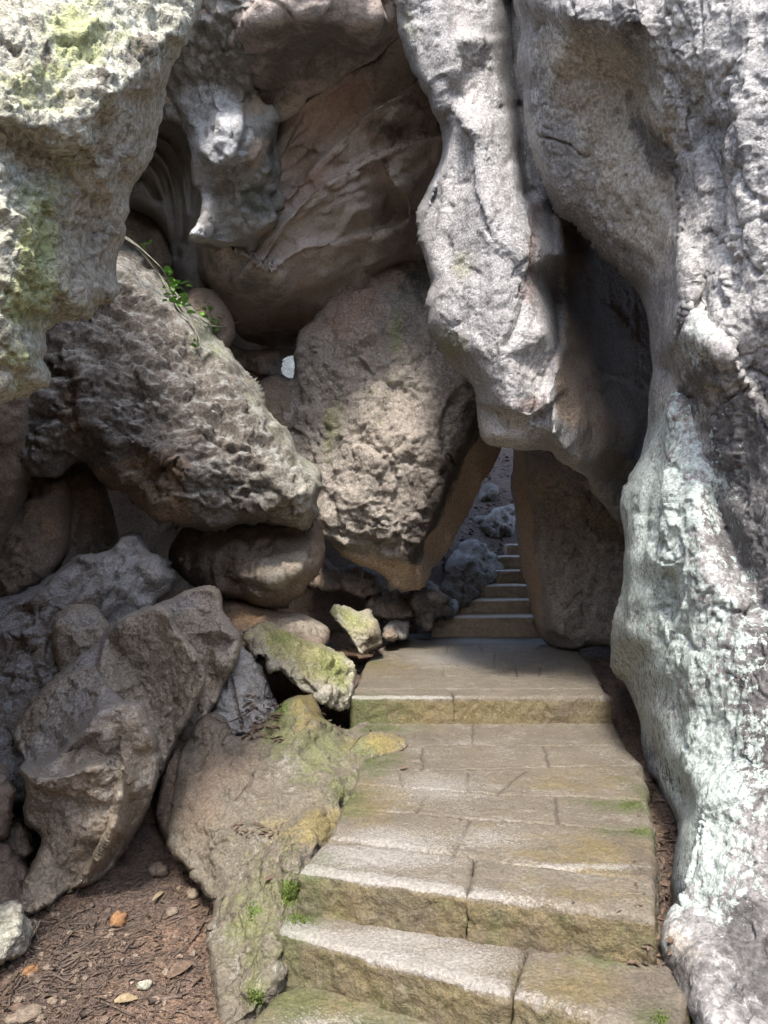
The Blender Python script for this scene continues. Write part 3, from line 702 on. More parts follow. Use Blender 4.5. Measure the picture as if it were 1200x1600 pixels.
# --- the central wedge
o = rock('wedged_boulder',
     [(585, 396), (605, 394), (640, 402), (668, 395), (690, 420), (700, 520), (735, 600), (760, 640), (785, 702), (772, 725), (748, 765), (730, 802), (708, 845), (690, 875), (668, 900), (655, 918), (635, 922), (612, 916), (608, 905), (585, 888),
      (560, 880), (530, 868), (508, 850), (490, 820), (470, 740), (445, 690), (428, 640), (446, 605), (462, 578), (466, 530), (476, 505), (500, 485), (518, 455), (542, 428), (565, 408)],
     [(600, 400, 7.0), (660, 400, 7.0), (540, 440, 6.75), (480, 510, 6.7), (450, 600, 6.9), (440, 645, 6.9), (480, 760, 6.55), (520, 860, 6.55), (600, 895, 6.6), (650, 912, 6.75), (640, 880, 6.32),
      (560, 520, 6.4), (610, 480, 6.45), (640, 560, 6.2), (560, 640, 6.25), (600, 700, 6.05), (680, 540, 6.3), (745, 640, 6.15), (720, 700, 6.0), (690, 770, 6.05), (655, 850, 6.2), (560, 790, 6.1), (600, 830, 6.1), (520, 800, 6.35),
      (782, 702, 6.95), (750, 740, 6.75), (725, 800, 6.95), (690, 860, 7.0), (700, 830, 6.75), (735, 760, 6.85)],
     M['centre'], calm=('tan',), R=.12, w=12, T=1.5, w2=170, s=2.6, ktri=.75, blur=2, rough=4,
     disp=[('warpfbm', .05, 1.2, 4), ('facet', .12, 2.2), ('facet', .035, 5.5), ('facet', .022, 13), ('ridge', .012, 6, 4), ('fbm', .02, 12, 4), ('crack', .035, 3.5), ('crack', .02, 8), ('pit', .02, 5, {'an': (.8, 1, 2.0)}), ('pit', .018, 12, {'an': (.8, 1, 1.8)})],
     ledges=[([(505, 840), (560, 862), (612, 880), (650, 884), (652, 895)], .12, 6, 30), ([(650, 882), (668, 840), (700, 780), (728, 730), (745, 650)], .05, 5, 40)],
     masks={'pink': [(560, 450, 60, 50, -40, .9), (530, 500, 50, 50, 0, .75), (600, 420, 50, 30, 0, .9)],
            'dark': [('line', [(740, 640), (722, 690), (700, 750), (668, 810), (645, 866)], 15, 1.1), (655, 430, 30, 40, 0, .85), (655, 760, 30, 60, 25, .6), (610, 880, 25, 8, 10, .6)],  # dark line is an algae stain with part of the shade painted in
            'tan': [('poly', [(780, 690), (752, 680), (735, 705), (716, 760), (690, 815), (662, 872), (655, 885), (560, 868), (520, 858), (560, 882), (610, 905), (650, 925), (700, 890), (790, 720)], 8, 1.1)],
            'green': [(620, 520, 14, 30, 0, .9), (520, 660, 12, 50, 10, .8), (590, 600, 60, 80, 0, .35)]})
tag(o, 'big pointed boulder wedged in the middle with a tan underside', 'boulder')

# --- leaning slab in the passage and small dark wall behind
o = rock('leaning_slab',
     [(806, 690), (802, 735), (800, 770), (806, 820), (812, 870), (822, 915), (832, 960), (842, 992), (860, 1008), (888, 1020), (920, 1012), (960, 1010), (1000, 1000), (1080, 940), (1060, 700), (1000, 560), (880, 560), (820, 620)],
     [(806, 720, 7.1), (802, 800, 7.1), (830, 940, 7.05), (845, 995, 6.95), (890, 1015, 6.6), (832, 720, 6.7), (835, 800, 6.65), (850, 900, 6.55), (868, 980, 6.5), (900, 750, 6.55), (930, 900, 6.5), (950, 1000, 6.6), (1040, 850, 6.6), (960, 620, 6.9)],
     M['slab'], R=.15, w=16, T=.5, w2=90, s=2.6, ktri=.7, blur=2, rough=2,
     disp=[('warpfbm', .05, 1.5, 4, {'an': (1, 1, .5)}), ('facet', .04, 3.5), ('facet', .022, 10), ('fbm', .012, 10, 4), ('crack', .02, 6)],
     masks={'tan': [('poly', [(796, 700), (815, 700), (822, 780), (838, 880), (852, 1010), (830, 1000)], 9, 1.05), (842, 760, 18, 20, 0, .8)]})
tag(o, 'upright dark brown slab leaning beside the far stairs under the pillar', 'rock')

# --- rocks piled below the craggy boulder
o = rock('round_boulder',
     [(262, 875), (272, 845), (285, 826), (330, 810), (420, 806), (495, 806), (507, 830), (508, 865), (500, 890), (482, 910), (470, 932), (448, 948), (432, 952), (400, 946), (375, 935), (340, 928), (310, 918), (285, 905)],
     [(280, 860, 5.7), (300, 900, 5.6), (370, 870, 5.3), (360, 830, 5.6), (430, 900, 5.12), (465, 885, 5.12), (400, 925, 5.2), (440, 945, 5.35), (470, 920, 5.25), (480, 860, 5.4), (500, 830, 5.75), (420, 840, 5.5), (330, 915, 5.5)],
     M['brown'], R=.3, w=24, T=.9, w2=90, s=2.6, ktri=.6, blur=3, disp=D(.7),
     ledges=[([(372, 905), (420, 912), (470, 898), (478, 880)], .1, 7, 22)],
     masks={'pale': [(430, 895, 40, 18, -15, 1.1), (465, 880, 12, 18, 0, 1.0)]})  # pale blobs paint the lit corner into the colour
tag(o, 'dark rounded boulder with a pale lit corner beneath the craggy boulder', 'boulder')

o = rock('brown_boulder',
     [(-60, 770), (10, 722), (60, 726), (100, 745), (116, 790), (112, 840), (100, 880), (60, 920), (10, 940), (-80, 930)],
     [(0, 780, 5.5), (60, 790, 5.3), (110, 820, 5.4), (60, 880, 5.2), (0, 900, 5.2), (20, 830, 5.15)],
     M['brown'], R=.3, w=25, T=.8, w2=90, s=3, disp=D(.7), masks={'orange': [(80, 820, 40, 40, 0, .7)]})
tag(o, 'dark brown smooth boulder at the far left edge above the jagged rock', 'boulder')
o = rock('brown_boulder',
     [(60, 735), (100, 725), (130, 722), (160, 755), (178, 800), (190, 850), (180, 900), (120, 920), (80, 880)],
     [(100, 750, 5.75), (140, 760, 5.7), (170, 820, 5.8), (130, 850, 5.6)],
     M['brown'], R=.3, w=25, T=.8, w2=70, s=3, disp=D(.7, 1, 4.))
tag(o, 'dark brown angular boulder tucked under the craggy boulder\'s left end', 'boulder')

o = rock('jagged_rock',
     [(-80, 940), (0, 930), (48, 916), (90, 888), (120, 870), (145, 862), (178, 856), (186, 838), (208, 833), (226, 845), (236, 862), (255, 862), (268, 885), (276, 905), (262, 925), (245, 945), (240, 980), (200, 1060), (120, 1180), (40, 1260), (-100, 1250)],
     [(0, 940, 5.0), (100, 885, 5.0), (150, 880, 4.85), (205, 840, 5.0), (200, 880, 4.75), (165, 915, 4.6), (235, 870, 4.95), (250, 900, 4.75), (215, 930, 4.65), (272, 905, 5.0), (100, 940, 4.55), (40, 1000, 4.4), (0, 1100, 4.2), (60, 1100, 4.3), (0, 980, 4.6), (150, 1000, 4.6), (100, 1150, 4.2)],
     M['grey'], R=.25, w=14, T=.9, w2=110, s=2.4, ktri=.95, blur=1, rough=4, disp=[('warpfbm', .05, 1.6, 4), ('facet', .06, 3), ('facet', .045, 7), ('fbm', .015, 10, 4), ('crack', .02, 5)],
     ledges=[([(160, 950), (195, 910), (220, 880), (232, 850)], -.12, 6, 30)],
     masks={'brown': [('poly', [(0, 940), (140, 890), (160, 930), (150, 1010), (60, 1200), (-80, 1200)], 40, .8)], 'pale': [(245, 890, 25, 30, 0, .35), (165, 880, 40, 12, -20, .4)]})
tag(o, 'jagged grey rock with a sharp crest, behind the left pile', 'rock')

o = rock('knob_rock',
     [(78, 965), (92, 950), (118, 942), (142, 942), (160, 955), (172, 975), (176, 1000), (160, 1020), (130, 1060), (95, 1060), (78, 1020)],
     [(95, 965, 4.35), (140, 955, 4.35), (165, 985, 4.4), (110, 990, 4.2), (130, 1030, 4.3), (90, 1040, 4.35)],
     M['tawny'], R=.22, w=22, T=.5, w2=45, s=2.6, disp=D(.6, 1.5), masks={'grey': [(130, 965, 40, 20, 0, .7)]})
tag(o, 'small round brown knob of rock perched behind the ridged boulder', 'rock')

o = rock('crest_boulder',
     [(230, 950), (262, 935), (290, 922), (315, 913), (335, 915), (347, 930), (350, 955), (360, 970), (374, 988), (377, 1010), (370, 1040), (355, 1070), (340, 1100), (322, 1130), (290, 1170), (262, 1200), (235, 1240), (200, 1200), (220, 1000)],
     [(240, 950, 4.6), (290, 930, 4.55), (325, 918, 4.5), (345, 940, 4.5), (300, 990, 4.42), (325, 1010, 4.4), (345, 985, 4.22), (372, 1000, 4.3), (352, 1040, 4.16), (330, 1060, 4.35), (330, 1100, 4.2), (290, 1150, 4.25), (250, 1210, 4.2)],
     M['tawny'], R=.2, w=12, T=.7, w2=80, s=2.4, ktri=.97, blur=1, disp=D(.32), masks={'grey': [(270, 945, 50, 14, -15, .9), (350, 1000, 25, 40, 0, .6)], 'pale': [(362, 990, 14, 24, -20, .6)]})
tag(o, 'tawny boulder with a raised fin, behind the wing shaped one', 'boulder')

o = rock('wing_boulder',
     [(20, 1130), (60, 1080), (110, 1035), (150, 1000), (165, 985), (182, 972), (205, 958), (235, 945), (258, 946), (270, 960), (276, 980), (292, 997), (308, 1020), (320, 1045), (323, 1070), (312, 1100), (290, 1140), (270, 1180), (250, 1220), (215, 1290), (120, 1300), (30, 1240)],
     [(40, 1110, 4.1), (110, 1040, 4.15), (165, 990, 4.2), (240, 953, 4.0), (265, 965, 3.92), (310, 1030, 3.86), (322, 1070, 3.86), (150, 1045, 3.95), (150, 1085, 3.85), (100, 1100, 3.9), (185, 990, 4.04), (200, 1030, 4.1), (250, 1000, 4.02), (220, 1070, 4.14), (270, 1050, 4.02), (240, 1120, 4.14), (295, 1095, 3.9), (270, 1100, 4.05), (262, 1170, 3.98), (230, 1250, 3.9), (100, 1200, 3.85), (175, 1110, 4.05)],
     M['tawny'], R=.2, w=11, T=.6, w2=90, s=2.4, ktri=.97, blur=1, disp=D(.26, 1, 2.),
     ledges=[([(178, 978), (158, 1010), (154, 1050), (172, 1083), (210, 1110), (240, 1150), (250, 1200)], .07, 5, 30), ([(296, 1050), (280, 1080), (268, 1110), (245, 1150)], -.07, 5, 30)],
     masks={'grey': [('poly', [(20, 1130), (150, 1000), (180, 975), (150, 1040), (160, 1080), (190, 1110), (60, 1200)], 14, 1.0)], 'pale': [('line', [(160, 990), (200, 965), (240, 948), (265, 952), (275, 980), (300, 1005), (320, 1045), (322, 1070)], 6, .8)]})  # pale crest line: worn edge plus top light in the colour
tag(o, 'wing shaped brown boulder with a smooth face and grey ridge, left pile', 'boulder')

o = rock('ridged_boulder',
     [(24, 1130), (45, 1095), (80, 1065), (115, 1045), (148, 1038), (160, 1055), (178, 1082), (200, 1094), (216, 1098), (228, 1112), (236, 1135), (246, 1160), (244, 1175), (251, 1183), (247, 1210), (238, 1245), (222, 1285), (200, 1325), (178, 1360), (150, 1378), (115, 1390), (85, 1412), (48, 1432), (25, 1425), (30, 1395), (50, 1350), (64, 1312), (60, 1300), (42, 1285), (37, 1265), (40, 1240), (34, 1215), (28, 1198), (36, 1190), (20, 1160)],
     [(60, 1085, 3.9), (145, 1042, 3.9), (110, 1060, 3.85), (30, 1150, 3.85), (60, 1140, 3.75), (110, 1110, 3.68), (85, 1165, 3.62), (40, 1180, 3.6), (150, 1080, 3.62), (175, 1085, 3.5),
      (78, 1190, 3.34), (120, 1153, 3.32), (156, 1112, 3.32), (200, 1098, 3.36), (95, 1185, 3.42), (130, 1165, 3.42), (60, 1200, 3.4), (32, 1200, 3.3), (70, 1216, 3.16), (110, 1210, 3.14), (140, 1198, 3.12), (165, 1140, 3.28), (165, 1185, 3.2),
      (45, 1265, 3.34), (60, 1290, 3.36), (100, 1245, 3.22), (70, 1245, 3.24), (187, 1200, 3.08), (183, 1245, 3.06), (172, 1290, 3.08), (130, 1260, 3.2), (120, 1300, 3.18), (150, 1335, 3.2), (110, 1380, 3.22), (60, 1425, 3.05), (40, 1400, 3.15), (80, 1350, 3.25),
      (215, 1125, 3.3), (230, 1150, 3.28), (247, 1182, 3.38), (205, 1180, 3.32), (225, 1225, 3.3), (200, 1250, 3.36), (205, 1310, 3.5), (185, 1310, 3.42), (165, 1360, 3.45)],
     M['tawny'], R=.14, w=10, T=.6, w2=80, s=2.4, ktri=.97, blur=1, rough=2.5, disp=D(.28, 1.3, 6.),
     ledges=[([(30, 1198), (60, 1214), (100, 1210), (140, 1196), (160, 1190)], -.14, 5, 30), ([(188, 1195), (185, 1240), (174, 1290), (145, 1340), (110, 1390)], .16, 4, 26), ([(40, 1196), (78, 1187), (120, 1151), (150, 1112), (175, 1098), (205, 1096)], -.20, 6, 45)],
     masks={'grey': [(130, 1120, 120, 60, -40, .7), (100, 1250, 60, 50, 0, .6)], 'pale': [('line', [(30, 1200), (78, 1190), (120, 1153), (150, 1114), (178, 1094), (215, 1098), (236, 1135), (248, 1175), (240, 1240)], 8, .85), ('line', [(35, 1215), (70, 1222), (110, 1216), (140, 1200)], 5, .8), (220, 1235, 16, 26, 20, .95), (170, 1240, 18, 50, 20, .8), (215, 1140, 28, 30, 0, .7), (130, 1290, 20, 14, -30, .7)]})  # pale crests and right-hand patches put light into the colour, beside wear
tag(o, 'large sharp ridged grey brown boulder at the front of the left pile', 'boulder')

o = rock('buff_stone',
     [(-30, 1425), (0, 1418), (16, 1410), (32, 1414), (42, 1435), (54, 1450), (50, 1470), (44, 1485), (20, 1500), (0, 1510), (-40, 1515)],
     [(0, 1430, 2.85), (20, 1415, 2.9), (25, 1450, 2.72), (50, 1460, 2.85), (10, 1490, 2.66), (0, 1460, 2.7), (40, 1482, 2.75)],
     M['overhang'], R=.12, w=14, T=.25, w2=35, s=2, ktri=.9, blur=1, disp=D(.35, 2))
tag(o, 'small pale buff stone on the dirt at the lower left edge', 'rock')

for (ol, ct, lb) in [
    ([(-40, 1190), (0, 1195), (14, 1215), (20, 1245), (16, 1285), (5, 1310), (-40, 1320)], [(0, 1215, 3.35), (12, 1260, 3.3), (-20, 1300, 3.2)], 'dark brown rock at the left edge, above a lower one'),
    ([(-50, 1320), (0, 1312), (30, 1335), (50, 1355), (45, 1400), (20, 1430), (-50, 1440)], [(0, 1340, 3.25), (40, 1370, 3.3), (10, 1410, 3.1)], 'brown rock at the left edge behind the buff stone'),
    ([(0, 1285), (25, 1280), (42, 1300), (55, 1325), (45, 1345), (15, 1345), (-5, 1320)], [(25, 1300, 3.5), (40, 1330, 3.45), (10, 1330, 3.45)], 'small brown cobble jammed left of the ridged boulder')]:
    o = rock('cobble', ol, ct, M['brown'], R=.15, w=16, T=.35, w2=35, s=2.4, disp=D(.5, 1.6)); tag(o, lb, 'rock')

o = rock('flat_brown_rock',
     [(340, 950), (352, 936), (375, 938), (400, 943), (430, 950), (460, 957), (485, 962), (505, 972), (516, 985), (512, 1008), (470, 1030), (400, 1030), (350, 1010), (338, 980)],
     [(350, 950, 5.55), (380, 945, 5.5), (440, 960, 5.4), (400, 985, 5.2), (360, 990, 5.2), (480, 985, 5.2), (510, 990, 5.35), (440, 1010, 5.05)],
     M['brown'], R=.16, w=16, T=.5, w2=55, s=2.4, ktri=.92, blur=1, disp=D(.5, 1.4), masks={'orange': [(390, 960, 50, 20, 0, .9)], 'pale': [(480, 975, 40, 16, 0, 1.0)]})  # pale blob paints the lit right-hand part
tag(o, 'orange brown flat rock lying behind the yellow mossy boulder', 'rock')

o = rock('mossy_boulder',
     [(386, 992), (398, 980), (418, 971), (436, 975), (455, 985), (478, 994), (500, 1003), (522, 1014), (540, 1028), (554, 1040), (558, 1056), (552, 1072), (550, 1090), (544, 1108), (528, 1112), (510, 1104), (494, 1094), (470, 1084), (452, 1070), (444, 1056), (438, 1044), (422, 1048), (412, 1030), (395, 1020), (386, 1006)],
     [(390, 995, 4.75), (420, 975, 4.9), (480, 998, 4.95), (540, 1032, 4.95), (440, 1000, 4.7), (430, 1025, 4.5), (500, 1030, 4.72), (470, 1040, 4.5), (520, 1060, 4.6), (445, 1050, 4.4), (490, 1068, 4.42), (520, 1085, 4.45), (548, 1070, 4.8), (530, 1108, 4.5), (475, 1082, 4.45), (500, 1080, 4.4)],
     M['mossy'], R=.10, w=10, T=.45, w2=50, s=2, ktri=.92, blur=1, rough=3, disp=[('warpfbm', .03, 2, 4), ('facet', .05, 5), ('facet', .03, 11), ('fbm', .014, 14, 4), ('crack', .02, 7)],
     ledges=[([(400, 1018), (420, 1022), (440, 1036), (465, 1052), (500, 1066), (530, 1078), (550, 1075)], -.05, 5, 20), ([(425, 985), (430, 1005), (470, 1000), (500, 1010)], -.04, 5, 25)],
     masks={'moss': [(470, 1015, 75, 26, 20, 1.0), (500, 1045, 45, 22, 20, .8), (415, 985, 25, 16, 0, .7)], 'green': [(520, 1045, 30, 22, 40, .9), (440, 1000, 30, 8, 0, .8), (530, 1065, 16, 18, 0, .8)], 'brown': [(395, 1005, 14, 14, 0, .6)]})
tag(o, 'chunky boulder coated in yellow green moss beside the landing', 'boulder')

o = rock('mossy_block',
     [(513, 958), (520, 947), (532, 944), (548, 948), (560, 955), (574, 953), (586, 962), (593, 976), (596, 995), (598, 1008), (582, 1014), (570, 1022), (562, 1022), (552, 1010), (546, 995), (538, 985), (522, 972)],
     [(516, 955, 6.3), (535, 946, 6.4), (575, 955, 6.35), (560, 970, 6.1), (545, 985, 6.0), (562, 1015, 5.95), (580, 990, 5.98), (596, 1000, 6.15)],
     M['mossy'], R=.1, w=9, T=.4, w2=30, s=1.8, ktri=.92, blur=1, disp=D(.45, 1.8), masks={'green': [(545, 965, 40, 16, 20, .75)], 'moss': [(560, 980, 30, 20, 0, .6)], 'brown': [(585, 1000, 14, 20, 0, 1.0), (572, 1010, 16, 12, 0, .9)]})
tag(o, 'small green topped block standing at the landing\'s back left corner', 'rock')

o = rock('wrinkled_rock',
     [(368, 1010), (385, 1012), (402, 1030), (415, 1055), (428, 1080), (440, 1100), (430, 1125), (400, 1150), (350, 1155), (315, 1150), (325, 1110), (345, 1070)],
     [(375, 1020, 4.6), (410, 1050, 4.6), (385, 1070, 4.4), (430, 1100, 4.45), (360, 1110, 4.25), (400, 1130, 4.15), (330, 1140, 4.2)],
     M['grey'], R=.12, w=12, T=.4, w2=45, s=2, ktri=.6, blur=2, disp=[('terrace', .10, 3, 3, {'an': (.5, 1, 3.0), 'rot': -.3}), ('facet', .03, 5), ('fbm', .012, 12, 4)], masks={'pale': [(390, 1080, 40, 40, 0, .8)]})
tag(o, 'wrinkled grey rock below the mossy boulder with a stick across it', 'rock')

# --- carved bedrock beside the steps
o = rock('bedrock_outcrop',
     [(280, 1180), (296, 1150), (305, 1130), (320, 1117), (338, 1114), (352, 1120), (362, 1138), (372, 1150), (395, 1138), (415, 1122), (432, 1106), (446, 1094), (464, 1087), (482, 1087), (495, 1093), (503, 1110), (520, 1128), (545, 1140), (580, 1120), (660, 1150), (720, 1230), (640, 1290),
      (570, 1340), (520, 1420), (500, 1480), (490, 1540), (450, 1590), (400, 1640), (345, 1620), (335, 1560), (328, 1500), (327, 1440), (332, 1412), (318, 1392), (300, 1372), (285, 1350), (268, 1334), (258, 1318), (262, 1285), (272, 1240), (276, 1205)],
     [(290, 1170, 3.95), (320, 1120, 4.05), (330, 1140, 3.85), (355, 1135, 3.95), (300, 1200, 3.6), (340, 1200, 3.55), (265, 1310, 3.3), (300, 1300, 3.25), (340, 1290, 3.2), (375, 1170, 3.9), (420, 1150, 3.9), (450, 1120, 3.95), (475, 1090, 4.2), (485, 1130, 4.0), (470, 1170, 3.75), (400, 1220, 3.55), (440, 1230, 3.45),
      (500, 1120, 4.3), (540, 1145, 1, -.14), (560, 1175, 1, -.16), (530, 1220, 1, -.155), (500, 1262, 1, -.165), (478, 1310, 1, -.17), (455, 1355, 1, -.20), (425, 1310, 3.05), (380, 1330, 3.05), (350, 1400, 2.88), (320, 1385, 3.05), (400, 1420, 2.74), (440, 1425, 1, -.33), (430, 1480, 1, -.36), (380, 1500, 2.58), (340, 1500, 2.62), (335, 1430, 2.85), (420, 1540, 1, -.43), (440, 1540, 1, -.46), (350, 1560, 2.48), (390, 1580, 2.35), (340, 1610, 2.4), (420, 1640, 1, -.62),
      (640, 1200, 1, -.30), (700, 1230, 1, -.35), (560, 1330, 1, -.34), (520, 1420, 1, -.48), (480, 1540, 1, -.62), (640, 1140, 1, -.3)],
     M['bedrock'], R=.10, w=12, T=.6, w2=110, s=2.4, ktri=.5, blur=4, rough=3,
     disp=[('warpfbm', .028, 2, 4), ('facet', .038, 3.5), ('facet', .018, 8), ('crack', .02, 3), ('fbm', .010, 10, 5), ('bump', .012, 14), ('facet', .008, 18), ('pit', .008, 24)],
     grooves=[([(405, 1135), (420, 1160), (405, 1200), (385, 1250)], .02, 6)],
     ledges=[([(340, 1310), (380, 1290), (430, 1292), (470, 1280)], -.05, 6, 30), ([(335, 1450), (350, 1400), (360, 1370), (345, 1340)], .05, 8, 25)],
     masks={'moss': [(440, 1140, 30, 50, 20, .9), (500, 1170, 60, 50, 0, .75), (400, 1450, 60, 120, 0, .65), (540, 1230, 60, 40, -30, .6), (400, 1540, 40, 30, 0, .7), (520, 1120, 30, 20, 0, .8)],
            'ochre': [(480, 1100, 24, 20, 0, .95), (500, 1290, 40, 30, -40, .95), (450, 1300, 60, 40, 0, .5), (485, 1120, 20, 30, 0, .8), (560, 1170, 30, 30, 0, .6)],
            'bright': [(452, 1395, 14, 26, 10, 1.05), (465, 1436, 22, 10, 0, 1.0), (395, 1420, 12, 20, 0, .7), (400, 1560, 14, 14, 0, .8), (440, 1110, 14, 20, 20, .6)],
            'brown': [(320, 1220, 40, 90, 10, .9), (350, 1200, 60, 60, 0, .7), (330, 1140, 30, 30, 0, .8)]})
tag(o, 'smooth mossy bedrock outcrop along the left of the steps', 'rock')

o = rock('mossy_hump',
     [(545, 1180), (560, 1158), (580, 1144), (600, 1142), (622, 1150), (640, 1165), (632, 1174), (600, 1184), (570, 1192)],
     [(560, 1175, 1, -.14), (590, 1150, 4.15), (600, 1165, 4.05), (635, 1165, 1, -.15), (590, 1186, 1, -.17)],
     M['bedrock'], R=.06, w=12, T=.25, w2=24, s=2, disp=D(.25, 2), masks={'ochre': [(600, 1160, 30, 16, 0, 1.0)], 'moss': [(575, 1165, 30, 16, 0, .9)]})
tag(o, 'low mossy hump of stone rising through the paving below the landing', 'rock')

# --- red inner side of the cleft below the bedrock
o = rock('reddish_rock',
     [(245, 1275), (252, 1230), (262, 1190), (285, 1160), (310, 1150), (330, 1250), (330, 1340), (300, 1350), (262, 1318)],
     [(255, 1260, 3.85), (290, 1170, 4.1), (270, 1310, 3.7), (310, 1260, 3.8)],
     M['brown'], R=.1, w=12, T=.4, w2=30, s=2.4, disp=D(.3, 1.5))
tag(o, 'reddish smooth rock in the dark cleft left of the bedrock', 'rock')

# --- stones by the stairs and on the slope beyond
for (nm, ol, ct, mt, lb, ms) in [
    ('stairside_rock', [(645, 930), (655, 915), (666, 905), (678, 915), (690, 930), (704, 944), (700, 958), (680, 962), (674, 985), (655, 980), (646, 955)],
     [(665, 912, 7.5), (680, 930, 7.25), (700, 945, 7.4), (670, 970, 7.1), (690, 968, 7.2)], 'slope', 'grey angular rock at the left foot of the far stairs', {'pale': [(680, 925, 20, 12, 40, .8)]}),
    ('stairside_boulder', [(692, 925), (698, 885), (706, 868), (722, 848), (740, 842), (756, 850), (772, 868), (784, 890), (770, 905), (760, 915), (740, 935), (720, 945), (700, 945)],
     [(705, 870, 8.9), (740, 850, 8.9), (770, 885, 8.8), (730, 880, 8.3), (710, 920, 8.1), (750, 910, 8.25)], 'slope', 'rounded grey boulder with a pale crown beside the upper far stairs', {'pale': [(735, 860, 50, 16, 0, 1.0), (765, 890, 20, 25, 0, .8)]}),
    ('slope_rock', [(728, 820), (742, 808), (762, 806), (772, 795), (790, 790), (804, 800), (800, 830), (785, 845), (770, 842), (750, 832)],
     [(740, 815, 10.4), (770, 810, 10.2), (795, 805, 10.3), (775, 838, 10.0)], 'slope', 'pale topped rock half way up the slope past the stairs', {'pale': [(785, 810, 25, 16, 0, .9)]}),
    ('slope_rock', [(746, 778), (752, 762), (764, 755), (776, 762), (777, 772), (764, 780), (750, 786)],
     [(755, 770, 11.3), (770, 765, 11.2), (760, 780, 11.1)], 'slope', 'small dark rock high on the slope above the stairs', None)]:
    o = rock(nm, ol, ct, M[mt], R=.14, w=10, T=.5, w2=26, s=1.5, ktri=.8, blur=1, disp=D(1.1, 1.3) + [('ridge', .05, 4, 3)], masks=ms, rough=3); tag(o, lb, 'rock')

cob = [([(598, 985), (606, 972), (620, 968), (636, 972), (640, 985), (636, 998), (620, 1000), (605, 998)], (615, 985, 6.75), 'grey', 'grey angular cobble right of the green topped block'),
       ([(598, 990), (610, 980), (622, 985), (626, 996), (614, 1002), (600, 1000)], (612, 992, 6.55), 'pebble', 'pale little cobble leaning on the grey angular cobble'),
       ([(460, 880), (490, 868), (520, 880), (540, 905), (520, 925), (480, 920)], (500, 900, 7.0), 'brown', 'dark brown rock in the hollow below the wedged boulder, left'),
       ([(530, 890), (560, 880), (590, 895), (600, 920), (570, 935), (535, 920)], (565, 908, 7.1), 'brown', 'dark brown rock in the hollow below the wedged boulder, middle'),
       ([(570, 935), (600, 915), (640, 920), (655, 940), (650, 965), (610, 968), (575, 960)], (615, 942, 7.2), 'brown', 'dark brown block beneath the tip of the wedged boulder'),
       ([(690, 962), (700, 940), (712, 935), (716, 950), (705, 968)], (703, 952, 7.55), 'grey', 'small dark stone against the second far step')]
for ol, c, mt, lb in cob:
    o = rock('cobble', ol, [c, (c[0] - 10, c[1] - 12, c[2] + .15), (c[0] + 14, c[1] + 6, c[2] + .06), (c[0], c[1] + 14, c[2] - .05)], M[mt], R=.12, w=10, T=.35, w2=22, s=1.8, disp=D(.5, 2))
    tag(o, lb, 'rock')

# --- closing walls, added to keep sky light out of the cave
o = rock('side_wall',
     [(-1500, -900), (100, -900), (140, 250), (100, 380), (70, 470), (48, 560), (60, 610), (55, 660), (52, 735), (32, 790), (15, 850), (-20, 900), (-60, 1050), (-100, 1300), (-1500, 1300)],
     [(50, 600, 4.8), (30, 750, 5.0), (0, 850, 5.1), (0, 650, 4.6), (-300, 600, 3.6), (100, 300, 5.2), (100, -800, 4.2), (-1000, 0, 2.6), (-1000, 1200, 2.6), (-300, 1200, 3.7)],
     M['brown'], R=.3, w=30, T=1.6, w2=250, s=4, disp=D(.8))  # reach out of frame added to keep left sky light out
o['kind'] = 'thing'; tag(o, 'smooth dark rock wall at the left edge below the hanging rock', 'rock wall')
o = rock('added_back_wall',
     [(-1500, -700), (350, -700), (480, 300), (520, 480), (500, 548), (462, 556), (447, 558), (441, 568), (443, 586), (458, 591), (500, 592), (520, 660), (640, 760), (655, 860), (640, 1000), (500, 1010), (-1500, 1100)],
     [(0, 0, 8.6), (400, 400, 8.8), (300, 700, 8.2), (640, 850, 8.4), (-800, 400, 6.5), (0, 1000, 7.6), (500, 900, 7.9), (-1000, -600, 6.5)],
     M['brown'], R=.4, w=40, T=1.2, w2=250, s=5, disp=[('warpfbm', .12, .8, 4), ('facet', .14, 1.6), ('fbm', .03, 5, 4)])
o['kind'] = 'thing'; tag(o, 'brown cave wall added far behind the boulder pile to keep gaps dark', 'rock wall')
o = rock('added_passage_wall',
     [(880, 300), (1300, 200), (1700, 300), (1700, 1080), (1000, 1060), (930, 1020), (930, 800), (900, 700)],
     [(920, 500, 8.0), (1000, 900, 7.4), (1400, 600, 6.0), (1600, 1000, 5.0), (950, 1000, 7.6)],
     M['slab'], R=.3, w=40, T=1.0, w2=200, s=5, disp=[('warpfbm', .1, .9, 4), ('facet', .08, 2), ('fbm', .02, 6, 4)])
o['kind'] = 'thing'; tag(o, 'unseen rock wall added behind the leaning slab to keep the passage dark', 'rock wall')
# ------------------------------------------------------------------ ground
def ground_z(X, Y):
    z = np.full_like(X, -.58)
    z = z + .46 * smoothstep(3.6, 6.0, Y) + .02 * smoothstep(6.0, 7.5, Y)
    z = np.where(X > .3, np.maximum(z, -.64 + .32 * smoothstep(2.0, 3.6, Y) + .20 * smoothstep(4.75, 5.5, Y)), z)
    z = z + np.clip(Y - 7.75, 0, None) * .50 * smoothstep(7.75, 8.2, Y) * (1 - .3 * smoothstep(40, 90, Y))
    z = z + .35 * smoothstep(.55, -.6, X - 1.05) * smoothstep(7.6, 9, Y) * smoothstep(12, 9, Y)
    z = z - .35 * smoothstep(1.2, -1.0, Y)
    r = np.sqrt((X * .8) ** 2 + np.minimum(Y, 0) ** 2)
    z = z + BLOCKING_BANK * smoothstep(3.2, 9.5, r) * smoothstep(2.0, -2.5, Y)
    return np.minimum(z, 34)


